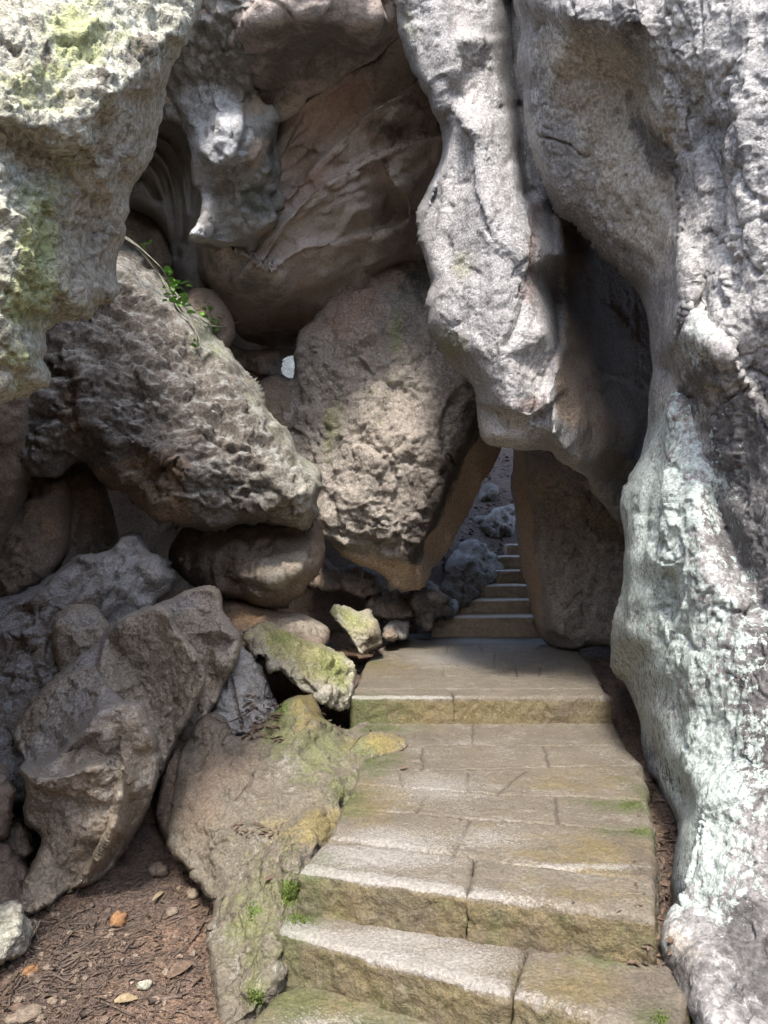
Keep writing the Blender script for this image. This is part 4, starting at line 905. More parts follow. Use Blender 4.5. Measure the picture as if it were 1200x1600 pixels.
BLOCKING_BANK = 5.5  # unseen bank behind the camera, added to block low sky light
def gaxis(lo, hi, s, f0, f1):
    out = list(np.arange(f0, f1, s)); st = s; v = out[-1]
    while v < hi: st = min(st * 1.18, 6); v += st; out.append(v)
    st = s; v = f0
    while v > lo: st = min(st * 1.18, 6); v -= st; out.insert(0, v)
    return np.array(out)


def grid_faces(ny, nx):
    i = np.arange(ny * nx).reshape(ny, nx)
    return np.stack([i[:-1, :-1].ravel(), i[:-1, 1:].ravel(), i[1:, 1:].ravel(), i[1:, :-1].ravel()], -1)


gx = gaxis(-120, 120, .022, -1.7, 1.5); gy = gaxis(-90, 140, .022, 2.0, 8.0)
X, Y = np.meshgrid(gx, gy); Z = ground_z(X, Y)
p = np.stack([X.ravel(), Y.ravel(), Z.ravel()], -1)
p0 = p * np.array([1, 1, 0])
far = 1 + .6 * smoothstep(8, 20, np.abs(p[:, 1] - 4))
p[:, 2] += layer('fbm', p0, .05, 1.2, 4) * far + layer('fbm', p0, .016, 7, 4) + layer('facet', p0, .018, 9) + layer('bump', p0, .02, 16)
lit = np.clip(layer('fbm', p0, 1.0, 1.4, 3) + .45, 0, 1)
lit = np.where(p[:, 1] > 8.5, .8, lit)
o = build_mesh('ground', p, grid_faces(len(gy), len(gx)), M['dirt'], {'litter': lit}, origin=(0, 0, 0))
o['kind'] = 'structure'


# ------------------------------------------------------------------ stone steps
def poly_slab(name, outline_xy, top, drop, mat, parent, joints=(), cell=.012, wear=.008, face_rough=.012, attrs=None, tilt=None, seed=0., rag=.006, topfn=None, rows=.014):
    """a dressed block: worn, slightly uneven top, rounded arris, tooled sides; outline in metres"""
    poly = np.array(outline_xy, float)
    A = poly; dense = []
    for a, b in zip(A, np.roll(A, -1, 0)):
        m = max(2, int(np.linalg.norm(b - a) / (cell * 1.5)))
        for j in range(m): dense.append(a + (b - a) * j / m)
    dense = np.array(dense)
    q3 = np.stack([dense[:, 0], dense[:, 1], np.full(len(dense), seed)], -1)
    dense = dense + np.stack([layer('fbm', q3, rag, 9, 4), layer('fbm', q3 + 33, rag, 9, 4)], -1)
    x0, y0 = dense.min(0) - cell; x1, y1 = dense.max(0) + cell
    gx = np.arange(x0, x1 + cell, cell); gy = np.arange(y0, y1 + cell, cell)
    X, Yg = np.meshgrid(gx, gy); x, y = X.ravel(), Yg.ravel()
    d, nx, ny, ins = seg_dist(x, y, dense)
    sd = np.where(ins, d, -d).reshape(X.shape)
    ok = sd > -.5 * cell; inn = sd > 0
    co = ok[:-1, :-1] & ok[1:, :-1] & ok[:-1, 1:] & ok[1:, 1:] & (inn[:-1, :-1] | inn[1:, :-1] | inn[:-1, 1:] | inn[1:, 1:])
    idx = np.arange(X.size).reshape(X.shape)
    q = np.stack([idx[:-1, :-1][co], idx[:-1, 1:][co], idx[1:, 1:][co], idx[1:, :-1][co]], -1)
    used, inv = np.unique(q, return_inverse=True); q = inv.reshape(q.shape); n = len(used)
    e = np.concatenate([q[:, [0, 1]], q[:, [1, 2]], q[:, [2, 3]], q[:, [3, 0]]]); es = np.sort(e, 1)
    key = es[:, 0].astype(np.int64) * n + es[:, 1]
    u, fi, cnt = np.unique(key, return_index=True, return_counts=True)
    bed = e[fi[cnt == 1]]                                    # directed rim edges
    rim = np.zeros(n, bool); rim[bed.ravel()] = True
    vx, vy = x[used].copy(), y[used].copy(); s_ = np.maximum(sd.ravel()[used], 0)
    vx[rim] = nx[used][rim]; vy[rim] = ny[used][rim]; s_[rim] = 0
    p3 = np.stack([vx, vy, np.full(n, seed)], -1)
    z = np.full(n, top) + layer('fbm', p3, wear, 3, 4) + layer('fbm', p3, wear * .35, 25, 3) + layer('facet', p3, wear * .5, 11)
    if topfn is not None: z = z + topfn(vx, vy)
    z -= .008 * np.exp(-(s_ / .008) ** 2) + .003 * np.exp(-(s_ / .02) ** 2)
    J = np.zeros(n)
    for jl in joints:
        jl = np.array(jl, float)
        dj = seg_dist(vx + layer('fbm', p3, .012, 8, 3), vy + layer('fbm', p3 + 9, .012, 8, 3), jl, False)[0]
        z -= .011 * np.exp(-(dj / .007) ** 2); J = np.maximum(J, np.exp(-(dj / .008) ** 2))
    V = [np.stack([vx, vy, z], -1)]; fcs = [q]
    # sides
    nxt = {int(a): int(b) for a, b in bed}
    loops = []; todo = set(nxt)
    while todo:
        a = todo.pop(); lp = [a]; b = nxt[a]
        while b != lp[0] and b in todo: todo.discard(b); lp.append(b); b = nxt[b]
        if len(lp) > 8: loops.append(lp)
    base = n; nr = max(3, int(drop / rows))
    Js = [J]
    for lp in loops:
        L = len(lp); bx, by, bz = vx[lp], vy[lp], z[lp]
        tx = np.roll(bx, -3) - np.roll(bx, 3); ty = np.roll(by, -3) - np.roll(by, 3); l = np.hypot(tx, ty); l[l == 0] = 1
        ox, oy = ty / l, -tx / l                             # outward for a counter-clockwise rim
        ids = [np.array(lp)]
        for r in range(1, nr + 1):
            f = r / nr; zz = bz - drop * f
            pp = np.stack([bx, by, zz], -1) + seed
            off = face_rough * (layer('facet', pp, 1.5, 13) + layer('facet', pp, .9, 27) + layer('fbm', pp, .9, 20, 4) + layer('facet', pp, 1.0, 5)) * min(1, r / 2) + .005 * (1 - math.exp(-r))
            V.append(np.stack([bx + ox * off, by + oy * off, zz], -1)); Js.append(np.zeros(L))
            ids.append(base + np.arange(L)); base += L
        for r in range(nr):
            a, b = ids[r], ids[r + 1]
            fcs.append(np.stack([np.roll(a, -1), a, b, np.roll(b, -1)], -1))
    V = np.concatenate(V); J = np.concatenate(Js); fcs = np.concatenate(fcs)
    at = {'joint': J}
    for k, fn in (attrs or {}).items(): at[k] = fn(V) * ((V[:, 2] > top - .02) if k == 'scuff_highlight' and top > -1 and mat is M['step'] else 1)
    return build_mesh(name, V, fcs, mat, at, True, parent)


def empty(name, loc):
    o = bpy.data.objects.new(name, None); o.location = loc; o.empty_display_size = .1; col.objects.link(o); return o


def fl(pts, z):
    return [tuple(FL(a, b, z)[:2]) for a, b in pts]


def ccw(p):
    a = sum(p[i - 1][0] * p[i][1] - p[i][0] * p[i - 1][1] for i in range(len(p)))
    return p if a > 0 else p[::-1]


def blobs(lst, z):
    """soft patches on the stone: photo position, radius in m, strength -> attribute"""
    c = [(FL(a, b, z)[:2], rx, ry, s) for a, b, rx, ry, s in lst]
    def fn(V):
        m = np.zeros(len(V))
        for (cx, cy), rx, ry, s in c:
            m = np.maximum(m, s * np.clip(1 - .5 * np.hypot((V[:, 0] - cx) / rx, (V[:, 1] - cy) / ry), 0, 1))
        return m
    return fn


def edge_scuff(line, z, wd, face=0.0):
    ln = np.array(fl(line, z))
    def fn(V):
        d = seg_dist(V[:, 0], V[:, 1], ln, False)[0]
        return np.clip(1.05 - d / wd * .5, 0, 1) * (V[:, 2] > z - .018) * (.25 + .65 * smoothstep(.75, .1, V[:, 0]))
    return fn


def riser(z, st):
    def fn(V): return st * smoothstep(z - .012, z - .035, V[:, 2])
    return fn


def both(*fns):
    def fn(V):
        m = fns[0](V)
        for f in fns[1:]: m = np.maximum(m, f(V))
        return m
    return fn


# landing
root = empty('landing', FL(750, 1045, -.17)); root.location.z = -.17
tag(root, 'level paved landing with a two block front edge below the far stairs', 'landing')
Zl = 0.0
front = [(548, 1088), (955, 1088)]
fl0 = FL(548, 1088, 0); fr0 = FL(955, 1088, 0); fm = FL(709, 1088, 0)
kd = .24                                                      # depth of the kerb blocks
pv = fl([(562, 1062), (572, 1035), (590, 1015), (615, 1000), (640, 985), (900, 985), (900, 1003), (905, 1018), (925, 1040)], 0) + [(fr0[0] + .02, fr0[1] + kd + .006), (fl0[0], fl0[1] + kd + .006)]
poly_slab('paving', ccw(pv), 0.0, .22, M['step'], root,
          joints=[fl(l, 0) for l in ([(640, 1043), (760, 1041), (905, 1043)], [(660, 1021), (780, 1019), (890, 1020)], [(690, 1008), (845, 1007)], [(600, 1058), (750, 1056), (930, 1056)],
                                     [(692, 1043), (694, 1056)], [(806, 1043), (808, 1057)], [(775, 1019), (772, 1042)], [(845, 1042), (842, 1056)], [(750, 1009), (755, 1020)], [(700, 1009), (698, 1020)])],
          attrs={'ochre': blobs([(600, 1040, .4, .5, .6)], 0), 'moss': blobs([(590, 1035, .2, .3, .55)], 0), 'dirt': blobs([(930, 1050, .12, .4, .8), (590, 1000, .15, .2, .7)], 0),
                 'scuff_highlight': blobs([(700, 1030, .6, .7, .62), (720, 1000, .6, .3, .75)], 0)}, seed=3.)
for k, (a, b, sd_) in enumerate([(fl0, fm - np.array([.004, 0, 0]), 11.), (fm + np.array([.004, 0, 0]), fr0, 15.)]):
    poly_slab('edge_block', ccw([(a[0], a[1]), (b[0], b[1]), (b[0], b[1] + kd), (a[0], a[1] + kd)]), 0.0 + .003 * k, .30, M['step'], root, cell=.009, face_rough=.006,
              attrs={'ochre': both(riser(0, .75), lambda V: np.zeros(len(V))), 'moss': blobs([(560, 1088, .3, .1, .8)], 0), 'dirt': blobs([(900, 1088, .3, .2, .6)], 0),
                     'scuff_highlight': edge_scuff(front, 0, .03)}, seed=sd_)

# platform
Zp = -.17
root = empty('platform', FL(760, 1240, Zp)); root.location.z = Zp - .2
tag(root, 'broad paved lower platform with mossy joints and rough front edge', 'landing')
fe = [(470, 1357), (735, 1396), (1022, 1432)]                 # front edge
be = [(508, 1313), (725, 1336), (800, 1350), (900, 1361), (1021, 1376)]   # back of the kerb blocks
pv = fl([(516, 1305), (538, 1255), (560, 1215), (560, 1170), (556, 1128), (958, 1128), (980, 1170), (1004, 1195), (1012, 1250), (1020, 1303), (1021, 1374), (900, 1359), (800, 1348), (725, 1334)], Zp)
jl = ([(640, 1166), (720, 1163), (880, 1165), (985, 1164)], [(590, 1204), (700, 1202), (825, 1200), (1004, 1195)], [(560, 1225), (690, 1234), (800, 1243), (900, 1245), (1013, 1250)],
      [(540, 1262), (650, 1272), (750, 1281), (875, 1288), (1020, 1303)], [(660, 1168), (659, 1203)], [(731, 1204), (731, 1238)], [(822, 1204), (800, 1220), (776, 1241)], [(672, 1234), (652, 1271)],
      [(868, 1246), (872, 1288)], [(735, 1280), (706, 1334)], [(850, 1166), (858, 1200)], [(620, 1204), (630, 1229)], [(740, 1129), (738, 1164)])
poly_slab('paving', ccw(pv), Zp, .24, M['step'], root, cell=.008, joints=[fl(l, Zp) for l in jl],
          attrs={'ochre': blobs([(930, 1330, .3, .2, .7), (900, 1220, .4, .3, .5), (560, 1250, .25, .35, .7), (700, 1300, .3, .2, .35)], Zp),
                 'moss': blobs([(980, 1260, .12, .08, .95), (990, 1300, .14, .05, 1.0), (560, 1190, .2, .25, .9), (580, 1140, .3, .15, .8), (940, 1255, .12, .05, .8), (540, 1250, .12, .2, .8), (1005, 1240, .06, .2, .7)], Zp),
                 'dirt': blobs([(1010, 1350, .08, .4, .8), (930, 1150, .3, .15, .5), (640, 1150, .3, .1, .6)], Zp),
                 'scuff_highlight': blobs([(680, 1230, .35, .35, .62), (600, 1320, .3, .2, .8), (760, 1310, .3, .15, .6), (740, 1160, .4, .1, .5), (900, 1353, .3, .03, .75)], Zp)}, seed=21.)
cut_f, cut_b = (728, 1395), (740, 1337)
A = fl([fe[0], cut_f, cut_b, (725, 1336), (508, 1313)], Zp)
Bk = fl([(732, 1395.5), fe[2], (1021, 1376), (900, 1361), (800, 1350), (744, 1338)], Zp)
for k, (pl, sd_) in enumerate([(A, 31.), (Bk, 37.)]):
    poly_slab('edge_block', ccw(pl), Zp + .002 * k, .26, M['step'], root, cell=.008, face_rough=.006, rows=.009, rag=.0045, wear=.008,
              attrs={'ochre': both(riser(Zp, .82), blobs([(900, 1400, .4, .1, .5)], Zp)), 'moss': both(blobs([(480, 1360, .15, .2, .7)], Zp), riser(Zp, .35)), 'dirt': riser(Zp, .5),
                     'scuff_highlight': both(edge_scuff(fe, Zp, .05), blobs([(600, 1340, .3, .12, .8), (560, 1330, .3, .12, .7)], Zp))}, seed=sd_)

# lower step
Zs = -.32
root = empty('stone_step', FL(720, 1480, Zs)); root.location.z = Zs - .25
tag(root, 'worn stone step between the platform and the lowest step', 'step')
fs = [(438, 1452), (800, 1552), (1060, 1622)]
cutf, cutb = (796, 1551), (830, 1478)
A = fl([fs[0], cutf, cutb, (740, 1445), (600, 1405), (455, 1385)], Zs)
Bk = fl([(803, 1553), fs[2], (1085, 1560), (1048, 1478), (900, 1470), (836, 1478)], Zs)
Bk = fl([(803, 1553), fs[2], (1075, 1560), (1046, 1490), (1030, 1440), (838, 1440)], Zs)
A = fl([fs[0], cutf, (832, 1440), (740, 1400), (600, 1385), (455, 1370)], Zs)
for k, (pl, sd_) in enumerate([(A, 41.), (Bk, 47.)]):
    poly_slab('edge_block', ccw(pl), Zs + .003 * k, .28, M['step'], root, cell=.008, face_rough=.006, rows=.009, rag=.0045, wear=.008,
              attrs={'ochre': both(riser(Zs, .75), blobs([(900, 1540, .25, .15, .7)], Zs)), 'moss': both(blobs([(455, 1440, .12, .2, .8), (1030, 1600, .06, .08, 1.), (960, 1500, .2, .1, .5)], Zs), riser(Zs, .4)),
                     'dirt': both(riser(Zs, .5), blobs([(1020, 1560, .12, .2, .8), (900, 1480, .5, .06, .7), (600, 1420, .5, .05, .7)], Zs)),
                     'scuff_highlight': both(edge_scuff(fs, Zs, .07), blobs([(600, 1470, .3, .1, .8), (700, 1500, .25, .12, .75)], Zs))}, seed=sd_)
# lowest step
Zb = -.47
pl = fl([(372, 1612), (440, 1545), (520, 1530), (1100, 1640), (1150, 1900), (500, 1900)], Zb)
o = poly_slab('stone_step', ccw(pl), Zb, .3, M['step'], None, cell=.009, face_rough=.012, rag=.009,
              attrs={'ochre': blobs([(480, 1580, .3, .2, .7)], Zb), 'moss': blobs([(450, 1560, .2, .15, .8), (560, 1600, .2, .1, .6)], Zb), 'scuff_highlight': blobs([(500, 1600, .2, .1, .6)], Zb)}, seed=52.)
tag(o, 'lowest stone step cut off by the bottom edge of the photo', 'step')

# far stairs
tops = [(963, 675, 845, 7.70), (937, 705, 850, 8.0), (914, 731, 850, 8.3), (891, 761, 850, 8.6), (868.6, 779, 855, 8.9), (850, 793, 860, 9.2), (834, 800, 870, 9.5), (818, 806, 880, 9.8)]
words = ['first far step, widest, rising straight from the landing', 'second far step, scuffed lip with edge light in its colour', 'third far step, chipped at its left end', 'fourth far step beside the pale crowned boulder',
         'fifth far step with a rounded left end', 'sixth far step, a small stub before the leaning slab', 'seventh far step, mostly behind the leaning slab', 'eighth far step, hidden behind the leaning slab']
for k, (py, xl, xr, Yd) in enumerate(tops[:6]):
    a = P(xl, py, Yd); b = P(xr + 20, py, Yd)
    pl = [(a[0], Yd), (b[0], Yd), (b[0], Yd + .46), (a[0] + .03, Yd + .46)]
    o = poly_slab('stone_step', ccw(pl), float(a[2]), .30, M['farstep'], None, cell=.014, face_rough=.008, rag=.010, wear=.008,
                  attrs={'scuff_highlight': (lambda V, t=float(a[2]), y=Yd: 1.05 * np.clip(1 - (V[:, 1] - y) / .10 * .5, 0, 1) * (V[:, 2] > t - .02))}, seed=60. + k)  # front lip painted pale for its edge highlight
    tag(o, words[k], 'step', 'far stairs')


# ------------------------------------------------------------------ vine, sticks, leaves, stones
def tube(pts, r0, r1, nseg=6, sub=6):
    pts = np.array(pts, float)
    out = []
    n = len(pts)
    for i in range(n - 1):
        a, b, c, d = pts[max(i - 1, 0)], pts[i], pts[i + 1], pts[min(i + 2, n - 1)]
        for j in range(sub):
            t = j / sub
            out.append(.5 * ((2 * b) + (-a + c) * t + (2 * a - 5 * b + 4 * c - d) * t * t + (-a + 3 * b - 3 * c + d) * t ** 3))
    out.append(pts[-1]); out = np.array(out); m = len(out)
    tg = np.gradient(out, axis=0); tg /= np.linalg.norm(tg, axis=1)[:, None] + 1e-9
    ref = np.array([.3, .2, .93]); s = np.cross(tg, ref); s /= np.linalg.norm(s, axis=1)[:, None] + 1e-9; u = np.cross(s, tg)
    r = np.linspace(r0, r1, m)[:, None] * (1 + .25 * rng.normal(size=(m, 1)) * .5)
    V = []
    for k in range(nseg):
        an = 2 * math.pi * k / nseg
        V.append(out + r * (math.cos(an) * s + math.sin(an) * u))
    V = np.stack(V, 1).reshape(-1, 3)
    f = []
    for i in range(m - 1):
        for k in range(nseg):
            f.append((i * nseg + k, i * nseg + (k + 1) % nseg, (i + 1) * nseg + (k + 1) % nseg, (i + 1) * nseg + k))
    for e_, st in ((0, 0), (1, (m - 1) * nseg)):             # closed ends
        f.append((st, st + 1, st + 2, st + 3)); f.append((st, st + 3, st + 4, st + 5))
    return V, np.array(f)


def merge(parts):
    V, Fc, b = [], [], 0
    for v, f in parts: V.append(v); Fc.append(f + b); b += len(v)
    return np.concatenate(V), np.concatenate(Fc)


def leaf_geo(c, L, W, yaw, pitch, roll, curl=.25):
    n = 6; V = []; 
    for i in range(n):
        t = i / (n - 1); w = W * .5 * math.sin(math.pi * min(1, .08 + t * .9)) ** .8
        zc = -curl * L * (t - .5) ** 2
        for s_ in (-1, 0, 1): V.append((L * (t - .5), s_ * w, zc + abs(s_) * w * .35))
    V = np.array(V)
    cy, sy = math.cos(yaw), math.sin(yaw); cp, sp = math.cos(pitch), math.sin(pitch); cr, sr = math.cos(roll), math.sin(roll)
    Rx = np.array([[1, 0, 0], [0, cr, -sr], [0, sr, cr]]); Ry = np.array([[cp, 0, sp], [0, 1, 0], [-sp, 0, cp]]); Rz = np.array([[cy, -sy, 0], [sy, cy, 0], [0, 0, 1]])
    V = V @ (Rz @ Ry @ Rx).T + np.array(c)
    f = []
    for i in range(n - 1):
        for s_ in range(2): f.append((i * 3 + s_, i * 3 + s_ + 1, i * 3 + s_ + 4, i * 3 + s_ + 3))
    return V, np.array(f)


bpy.context.view_layer.update()
deps = bpy.context.evaluated_depsgraph_get()
CAM = Vector((0, 0, CAMZ))


def hit(px, py, back=0.0):
    """where the sight line first meets something already built"""
    d = Vector(P(px, py, 5.0)) - CAM; d.normalize()
    ok, loc, nor, _, ob, _ = scene.ray_cast(deps, CAM, d)
    return (np.array(loc - d * back), np.array(nor), ob) if ok else (P(px, py, 6.0), np.array([0, -1, 0.]), None)


def ghit(x, y, z=.9):
    ok, loc, nor, _, ob, _ = scene.ray_cast(deps, Vector((x, y, z)), Vector((0, 0, -1)))
    return (np.array(loc), np.array(nor), ob) if ok else (np.array([x, y, -.6]), np.array([0, 0, 1.]), None)


# vine over the craggy boulder
root = empty('trailing_vine', tuple(hit(196, 384)[0])); tag(root, 'thin trailing vine with small bright green leaves on the craggy boulder', 'vine')
stems = [[(186, 372), (205, 384), (230, 402), (252, 430), (268, 455), (280, 480), (300, 505), (320, 520), (338, 522)],
         [(188, 374), (212, 392), (238, 420), (258, 452), (272, 476), (290, 500), (318, 516)],
         [(192, 378), (222, 400), (248, 434), (264, 468), (282, 492), (300, 512), (312, 540), (308, 552)],
         [(262, 455), (282, 472), (300, 492), (322, 512), (345, 520), (366, 515), (374, 511)],
         [(290, 500), (306, 520), (309, 548)], [(330, 518), (352, 516), (364, 502)]]
for k, st in enumerate(stems):
    pts = []
    for i, (a, b) in enumerate(st):
        h, nn, ob = hit(a, b)
        if ob is None or h[1] > 6.4 or h[1] < 4.6:
            h = P(a, b, pts[-1][1] if pts else 5.5)
        pts.append(h + np.array([0, -.035, .03]) + rng.normal(size=3) * .008)
    v, f = tube(pts, .0048 if k < 4 else .0035, .0025); build_mesh('stem', v, f, M['vine'], parent=root)
lv = [(192, 373), (233, 392), (238, 390), (228, 396), (266, 430), (270, 437), (275, 447), (268, 455), (280, 460), (285, 470), (290, 476), (262, 462), (276, 468), (282, 484), (272, 478), (295, 488), (300, 495), (265, 470), (288, 463), (298, 456), (322, 492), (330, 490), (318, 500), (336, 510), (312, 548), (306, 552), (340, 517),
      (278, 452), (272, 462), (284, 478), (292, 482), (268, 444), (325, 505), (345, 514)]
lv = lv + [(a + random.gauss(0, 7), b + random.gauss(0, 6)) for a, b in lv[4:]]
for a, b in lv:
    h, nn, ob = hit(a, b)
    if ob is None or h[1] > 6.4 or h[1] < 4.6: h = P(a, b, 5.5)
    h = h + np.array([0, -.06, .03])
    v, f = leaf_geo(h, random.uniform(.05, .085), random.uniform(.028, .045), random.uniform(0, 6.28), random.uniform(-.7, .7), random.uniform(-.9, .9))
    build_mesh('leaf', v, f, M['greenleaf'], parent=root)


def stick(pxs, r, label, group=None, name='twig', lift=.008):
    pts = []
    for a, b in pxs:
        h, nn, ob = hit(a, b); pts.append(h + nn * lift)
    v, f = tube(pts, r, r * .6)
    return tag(build_mesh(name, v, f, M['twig']), label, 'twig', group)


stick([(362, 1060), (370, 1085), (376, 1110), (383, 1135)], .007, 'grey stick propped upright on the wrinkled grey rock', name='stick', lift=.02)
stick([(395, 1108), (385, 1118), (350, 1130), (330, 1122)], .005, 'fine stick lying across the foot of the wrinkled rock', name='stick', lift=.015)
stick([(405, 1180), (395, 1210), (380, 1235), (366, 1253)], .003, 'hair thin twig running down the bedrock outcrop', name='twig', lift=.006)
stick([(228, 1570), (250, 1566), (282, 1560)], .011, 'short thick stick near the bottom of the dirt patch', name='stick', lift=.010)
stick([(158, 1568), (180, 1577), (203, 1589)], .004, 'thin pale twig at the bottom of the dirt patch', name='twig', lift=.008)
stick([(340, 1402), (325, 1430), (300, 1470), (270, 1500)], .005, 'dark twig leaning against the lower bedrock edge', name='stick', lift=.012)
stick([(30, 1500), (45, 1480), (55, 1450), (58, 1440)], .006, 'bent twig beside the pale buff stone', name='stick', lift=.02)
for k in range(190):
    if k < 130: cx, cy = random.gauss(95, 70), random.gauss(1490, 45)
    else: cx, cy = random.uniform(20, 320), random.uniform(1430, 1595)
    if not (-10 < cx < 320 and 1415 < cy < 1600): continue
    c, nn, ob = hit(cx, cy)
    if ob is None or not ob.name.startswith('ground'): continue
    L = random.choice([.04, .05, .06, .08, .11, .16, .22]); an = random.gauss(.9, .7)
    pts = [c + np.array([math.cos(an), math.sin(an), 0]) * L * t + np.array([random.gauss(0, .004), random.gauss(0, .004), 0]) for t in (-.5, -.15, .2, .5)]
    pts = [ghit(p_[0], p_[1], c[2] + .07)[0] + np.array([0, 0, random.uniform(.003, .012)]) for p_ in pts]
    v, f = tube(pts, random.choice([.0016, .002, .003, .004, .006]), .0012, nseg=6, sub=3)
    tag(build_mesh('twig', v, f, M['twig']), 'thin brown twig lying among the litter on the reddish dirt', 'twig', 'twigs on the dirt patch')


def pebble(c, r, mat, label, cat='stone', name='pebble', group=None, sc=(1, .8, .6)):
    import bmesh
    bm = bmesh.new(); bmesh.ops.create_icosphere(bm, subdivisions=3, radius=1)
    v = np.array([x.co[:] for x in bm.verts]); f3 = np.array([[x.index for x in fc.verts] for fc in bm.faces]); bm.free()
    sd_ = rng.random() * 50
    v = v * (1 + .45 * fbm(v * .8 + sd_, 2)[:, None] + layer('facet', v, .5, 1.3, {}) [:, None] * .6) if False else v * (1 + .5 * fbm(v * .8 + sd_, 2)[:, None]) + v * layer('facet', v + sd_, .45, 1.1)[:, None]
    an = rng.random() * 6.28; Rz = np.array([[math.cos(an), -math.sin(an), 0], [math.sin(an), math.cos(an), 0], [0, 0, 1]])
    v = (v * np.array(sc) * r) @ Rz.T + c
    f4 = np.concatenate([f3, f3[:, :1]], 1)
    me = bpy.data.meshes.new(name); o_ = np.array([c[0], c[1], v[:, 2].min()])
    me.from_pydata((v - o_).tolist(), [], f3.tolist()); me.polygons.foreach_set('use_smooth', np.full(len(f3), True)); me.materials.append(mat)
    ob = bpy.data.objects.new(name, me); ob.location = o_; col.objects.link(ob)
    return tag(ob, label, cat, group)


c = hit(185, 1442)[0]; pebble(c + np.array([0, 0, .012]), .03, M['orange'], 'round orange stone on the dirt below the ridged boulder', sc=(1, .8, .9))
c = hit(48, 1521)[0]; pebble(c + np.array([0, 0, .01]), .026, M['orange'], 'yellow orange stone among twigs below the buff stone', sc=(.7, 1, .7))
c = hit(75, 1516)[0]; pebble(c + np.array([0, 0, .008]), .018, M['pebble'], 'small tan pebble right of the yellow orange stone')
c = hit(226, 1543)[0]; pebble(c + np.array([0, 0, .01]), .024, M['overhang'], 'whitish pebble near the short thick stick')
c = hit(302, 1402)[0]; pebble(c + np.array([0, 0, .015]), .035, M['pebble'], 'pale pebble at the dark foot of the bedrock outcrop')
c = hit(40, 1592)[0]; pebble(c + np.array([0, 0, .01]), .05, M['pebble'], 'flat greyish stone at the bottom left corner', sc=(1, .7, .4))
c = hit(250, 1362)[0]; pebble(c + np.array([0, 0, .01]), .05, M['pebble'], 'knobbly tan stone at the shadow edge of the dirt')
c = hit(268, 1428)[0]; pebble(c + np.array([0, 0, .01]), .028, M['pebble'], 'grey brown pebble left of the bedrock, mid dirt patch')
for k in range(70):
    cx, cy = random.uniform(0, 325), random.uniform(1370, 1598)
    c, nn, ob = hit(cx, cy)
    if ob is None or not ob.name.startswith('ground'): continue
    pebble(c + np.array([0, 0, .003]), random.choice([.007, .009, .012, .012, .018]), random.choice([M['pebble']] * 5 + [M['brown']] * 7), 'tiny pebble scattered on the reddish dirt at lower left', group='pebbles on the dirt patch')

c = hit(197, 1568)[0]; v, f = leaf_geo(c + np.array([0, 0, .015]), .075, .035, .4, .1, .3); tag(build_mesh('dry_leaf', v, f, M['paleleaf']), 'curled cream coloured dead leaf at the bottom of the dirt', 'leaf')
c = hit(248, 1405)[0]; v, f = leaf_geo(c + np.array([0, 0, .02]), .11, .02, 1.4, .1, .3); tag(build_mesh('dry_leaf', v, f, M['paleleaf']), 'narrow upright tan leaf in the middle of the dirt', 'leaf')
c = hit(282, 1520)[0]; v, f = leaf_geo(c + np.array([0, 0, .015]), .10, .05, .7, -.2, .3); tag(build_mesh('dry_leaf', v, f, M['leaf']), 'folded brown leaf near the bedrock\'s lower edge', 'leaf')
c = hit(422, 1376)[0]; v, f = leaf_geo(c + np.array([0, 0, .012]), .05, .02, .5, -.2, .4); tag(build_mesh('dry_leaf', v, f, M['leaf']), 'dark dead leaf stuck on the bedrock outcrop', 'leaf')
c = hit(632, 1203)[0]; v, f = leaf_geo(c + np.array([0, 0, .012]), .05, .02, .3, -.2, .4); tag(build_mesh('dry_leaf', v, f, M['leaf']), 'single dark dead leaf on the platform paving', 'leaf')

# loose leaf litter: nobody could count it
parts = []
def litter(cx0, cx1, cy0, cy1, n, Lm, only_ground=True):
    for k in range(n):
        a, b = random.uniform(cx0, cx1), random.uniform(cy0, cy1)
        c, nn, ob = hit(a, b)
        if ob is None or (only_ground and not ob.name.startswith('ground')): continue
        if nn[2] < .25: continue
        L = random.uniform(.4, 1.2) * Lm
        parts.append(leaf_geo(c + np.array([0, 0, .008]), L, L * random.uniform(.2, .5), random.uniform(0, 6.28), random.gauss(0, .3), random.gauss(0, .4)))
litter(-10, 330, 1370, 1600, 900, .016)
litter(-10, 330, 1370, 1600, 240, .028)
litter(-10, 330, 1370, 1600, 60, .05)
litter(930, 1060, 1000, 1560, 700, .05)
litter(440, 660, 860, 1000, 500, .07)
litter(690, 830, 690, 930, 700, .09)
litter(500, 560, 960, 1040, 160, .06)
litter(375, 440, 1085, 1160, 160, .05, False)
litter(355, 440, 1288, 1312, 40, .03, False)
litter(500, 550, 1095, 1150, 60, .05, False)
litter(985, 1050, 1470, 1510, 80, .035, False)
litter(560, 1020, 1130, 1330, 14, .022, False)
litter(990, 1022, 1180, 1430, 30, .02, False)
litter(560, 960, 1124, 1136, 22, .02, False)
litter(480, 1000, 1395, 1470, 16, .016, False)
v, f = merge(parts)
o = build_mesh('leaf_litter', v, f, M['leaf'], smooth=True); o['kind'] = 'stuff'; o['label'] = 'dead brown leaves littering the dirt and crevices'; o['category'] = 'leaf litter'

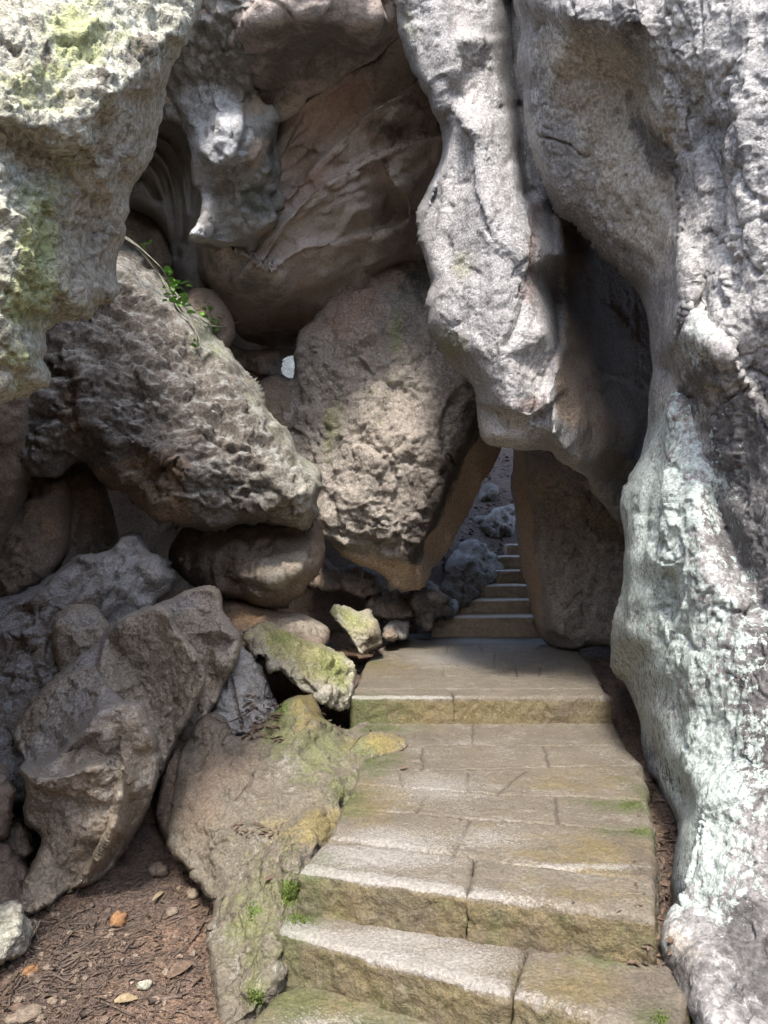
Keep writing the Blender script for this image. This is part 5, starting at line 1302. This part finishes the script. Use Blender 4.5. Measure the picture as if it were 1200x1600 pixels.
# raised moss where it is brightest
M['mosstuft'] = rock_mat('moss_tufts', (.10, .135, .03), (.075, .105, .025), (.13, .155, .04), 20, grain=.2, bump=.1, rough=.9, spec=.1)
parts = []
for cx, cy, rx, ry, n in [(452, 1395, 13, 24, 420), (465, 1437, 22, 9, 300), (400, 1560, 14, 14, 160), (392, 1425, 10, 22, 130), (440, 1112, 14, 22, 200), (985, 1258, 22, 7, 160), (1000, 1300, 20, 5, 130), (575, 1187, 30, 6, 140), (600, 1137, 34, 4, 160), (1032, 1592, 14, 10, 130),
                          (520, 1048, 24, 14, 160), (440, 998, 30, 8, 110), (530, 1240, 20, 14, 120), (455, 1330, 20, 40, 160)]:
    for k in range(n):
        a, b = random.gauss(cx, rx * .55), random.gauss(cy, ry * .55)
        c, nn, ob = hit(a, b)
        if ob is None or ob.name.startswith(('ground', 'leaf')): continue
        L = random.uniform(.005, .010)
        parts.append(leaf_geo(c + nn * L * .35, L, L * .4, random.uniform(0, 6.28), random.uniform(-1.4, -.5), random.gauss(0, .4)))
v, f = merge(parts)
o = build_mesh('moss', v, f, M['mosstuft']); tag(o, 'small bright green moss tufts on the bedrock, steps and mossy boulder', 'moss', kind='stuff')

# ------------------------------------------------------------------ light, sky, camera
EL, AZ = math.radians(SUNEL), math.radians(SUNAZ)              # towards the sun: behind the camera and high
world = bpy.data.worlds.new('World'); scene.world = world; world.use_nodes = True
nt = world.node_tree; bg = nt.nodes['Background']
sky = nt.nodes.new('ShaderNodeTexSky'); sky.sky_type = 'NISHITA'; sky.sun_disc = False
sky.sun_elevation = EL; sky.sun_rotation = AZ; sky.air_density = 1.0; sky.dust_density = 2.0
nt.links.new(sky.outputs[0], bg.inputs[0]); bg.inputs[1].default_value = SKY
sl = bpy.data.lights.new('sun', 'SUN'); sl.energy = SUN; sl.angle = math.radians(SUNA); sl.color = (1, .95, .88)
so = bpy.data.objects.new('sun', sl); col.objects.link(so)
tow = Vector((math.sin(AZ) * math.cos(EL), math.cos(AZ) * math.cos(EL), math.sin(EL)))
so.rotation_euler = (-tow).to_track_quat('-Z', 'Y').to_euler(); so.location = (0, 0, 20)

cam = bpy.data.cameras.new('camera'); co = bpy.data.objects.new('camera', cam); col.objects.link(co)
cam.sensor_fit = 'VERTICAL'; cam.sensor_height = 36; cam.lens = F / 1600 * 36; cam.clip_start = .05; cam.clip_end = 1000
co.location = (0, 0, CAMZ); co.rotation_euler = (math.radians(90) + PITCH, 0, 0)
scene.camera = co
vs = scene.view_settings
scene.display_settings.display_device = 'sRGB'
vs.view_transform = 'Standard'; vs.look = 'None'; vs.gamma = 1; vs.use_curve_mapping = False; vs.exposure = EXPO
cy = scene.cycles
cy.max_bounces = 6; cy.diffuse_bounces = 4; cy.glossy_bounces = 2; cy.use_denoising = True
cy.use_adaptive_sampling = True; cy.adaptive_threshold = .025; cy.adaptive_min_samples = 16
try: cy.denoiser = 'OPENIMAGEDENOISE'
except Exception: pass
print('built in', round(time.time() - T0, 1), 's; verts', sum(len(o.data.vertices) for o in bpy.data.objects if o.type == 'MESH'))
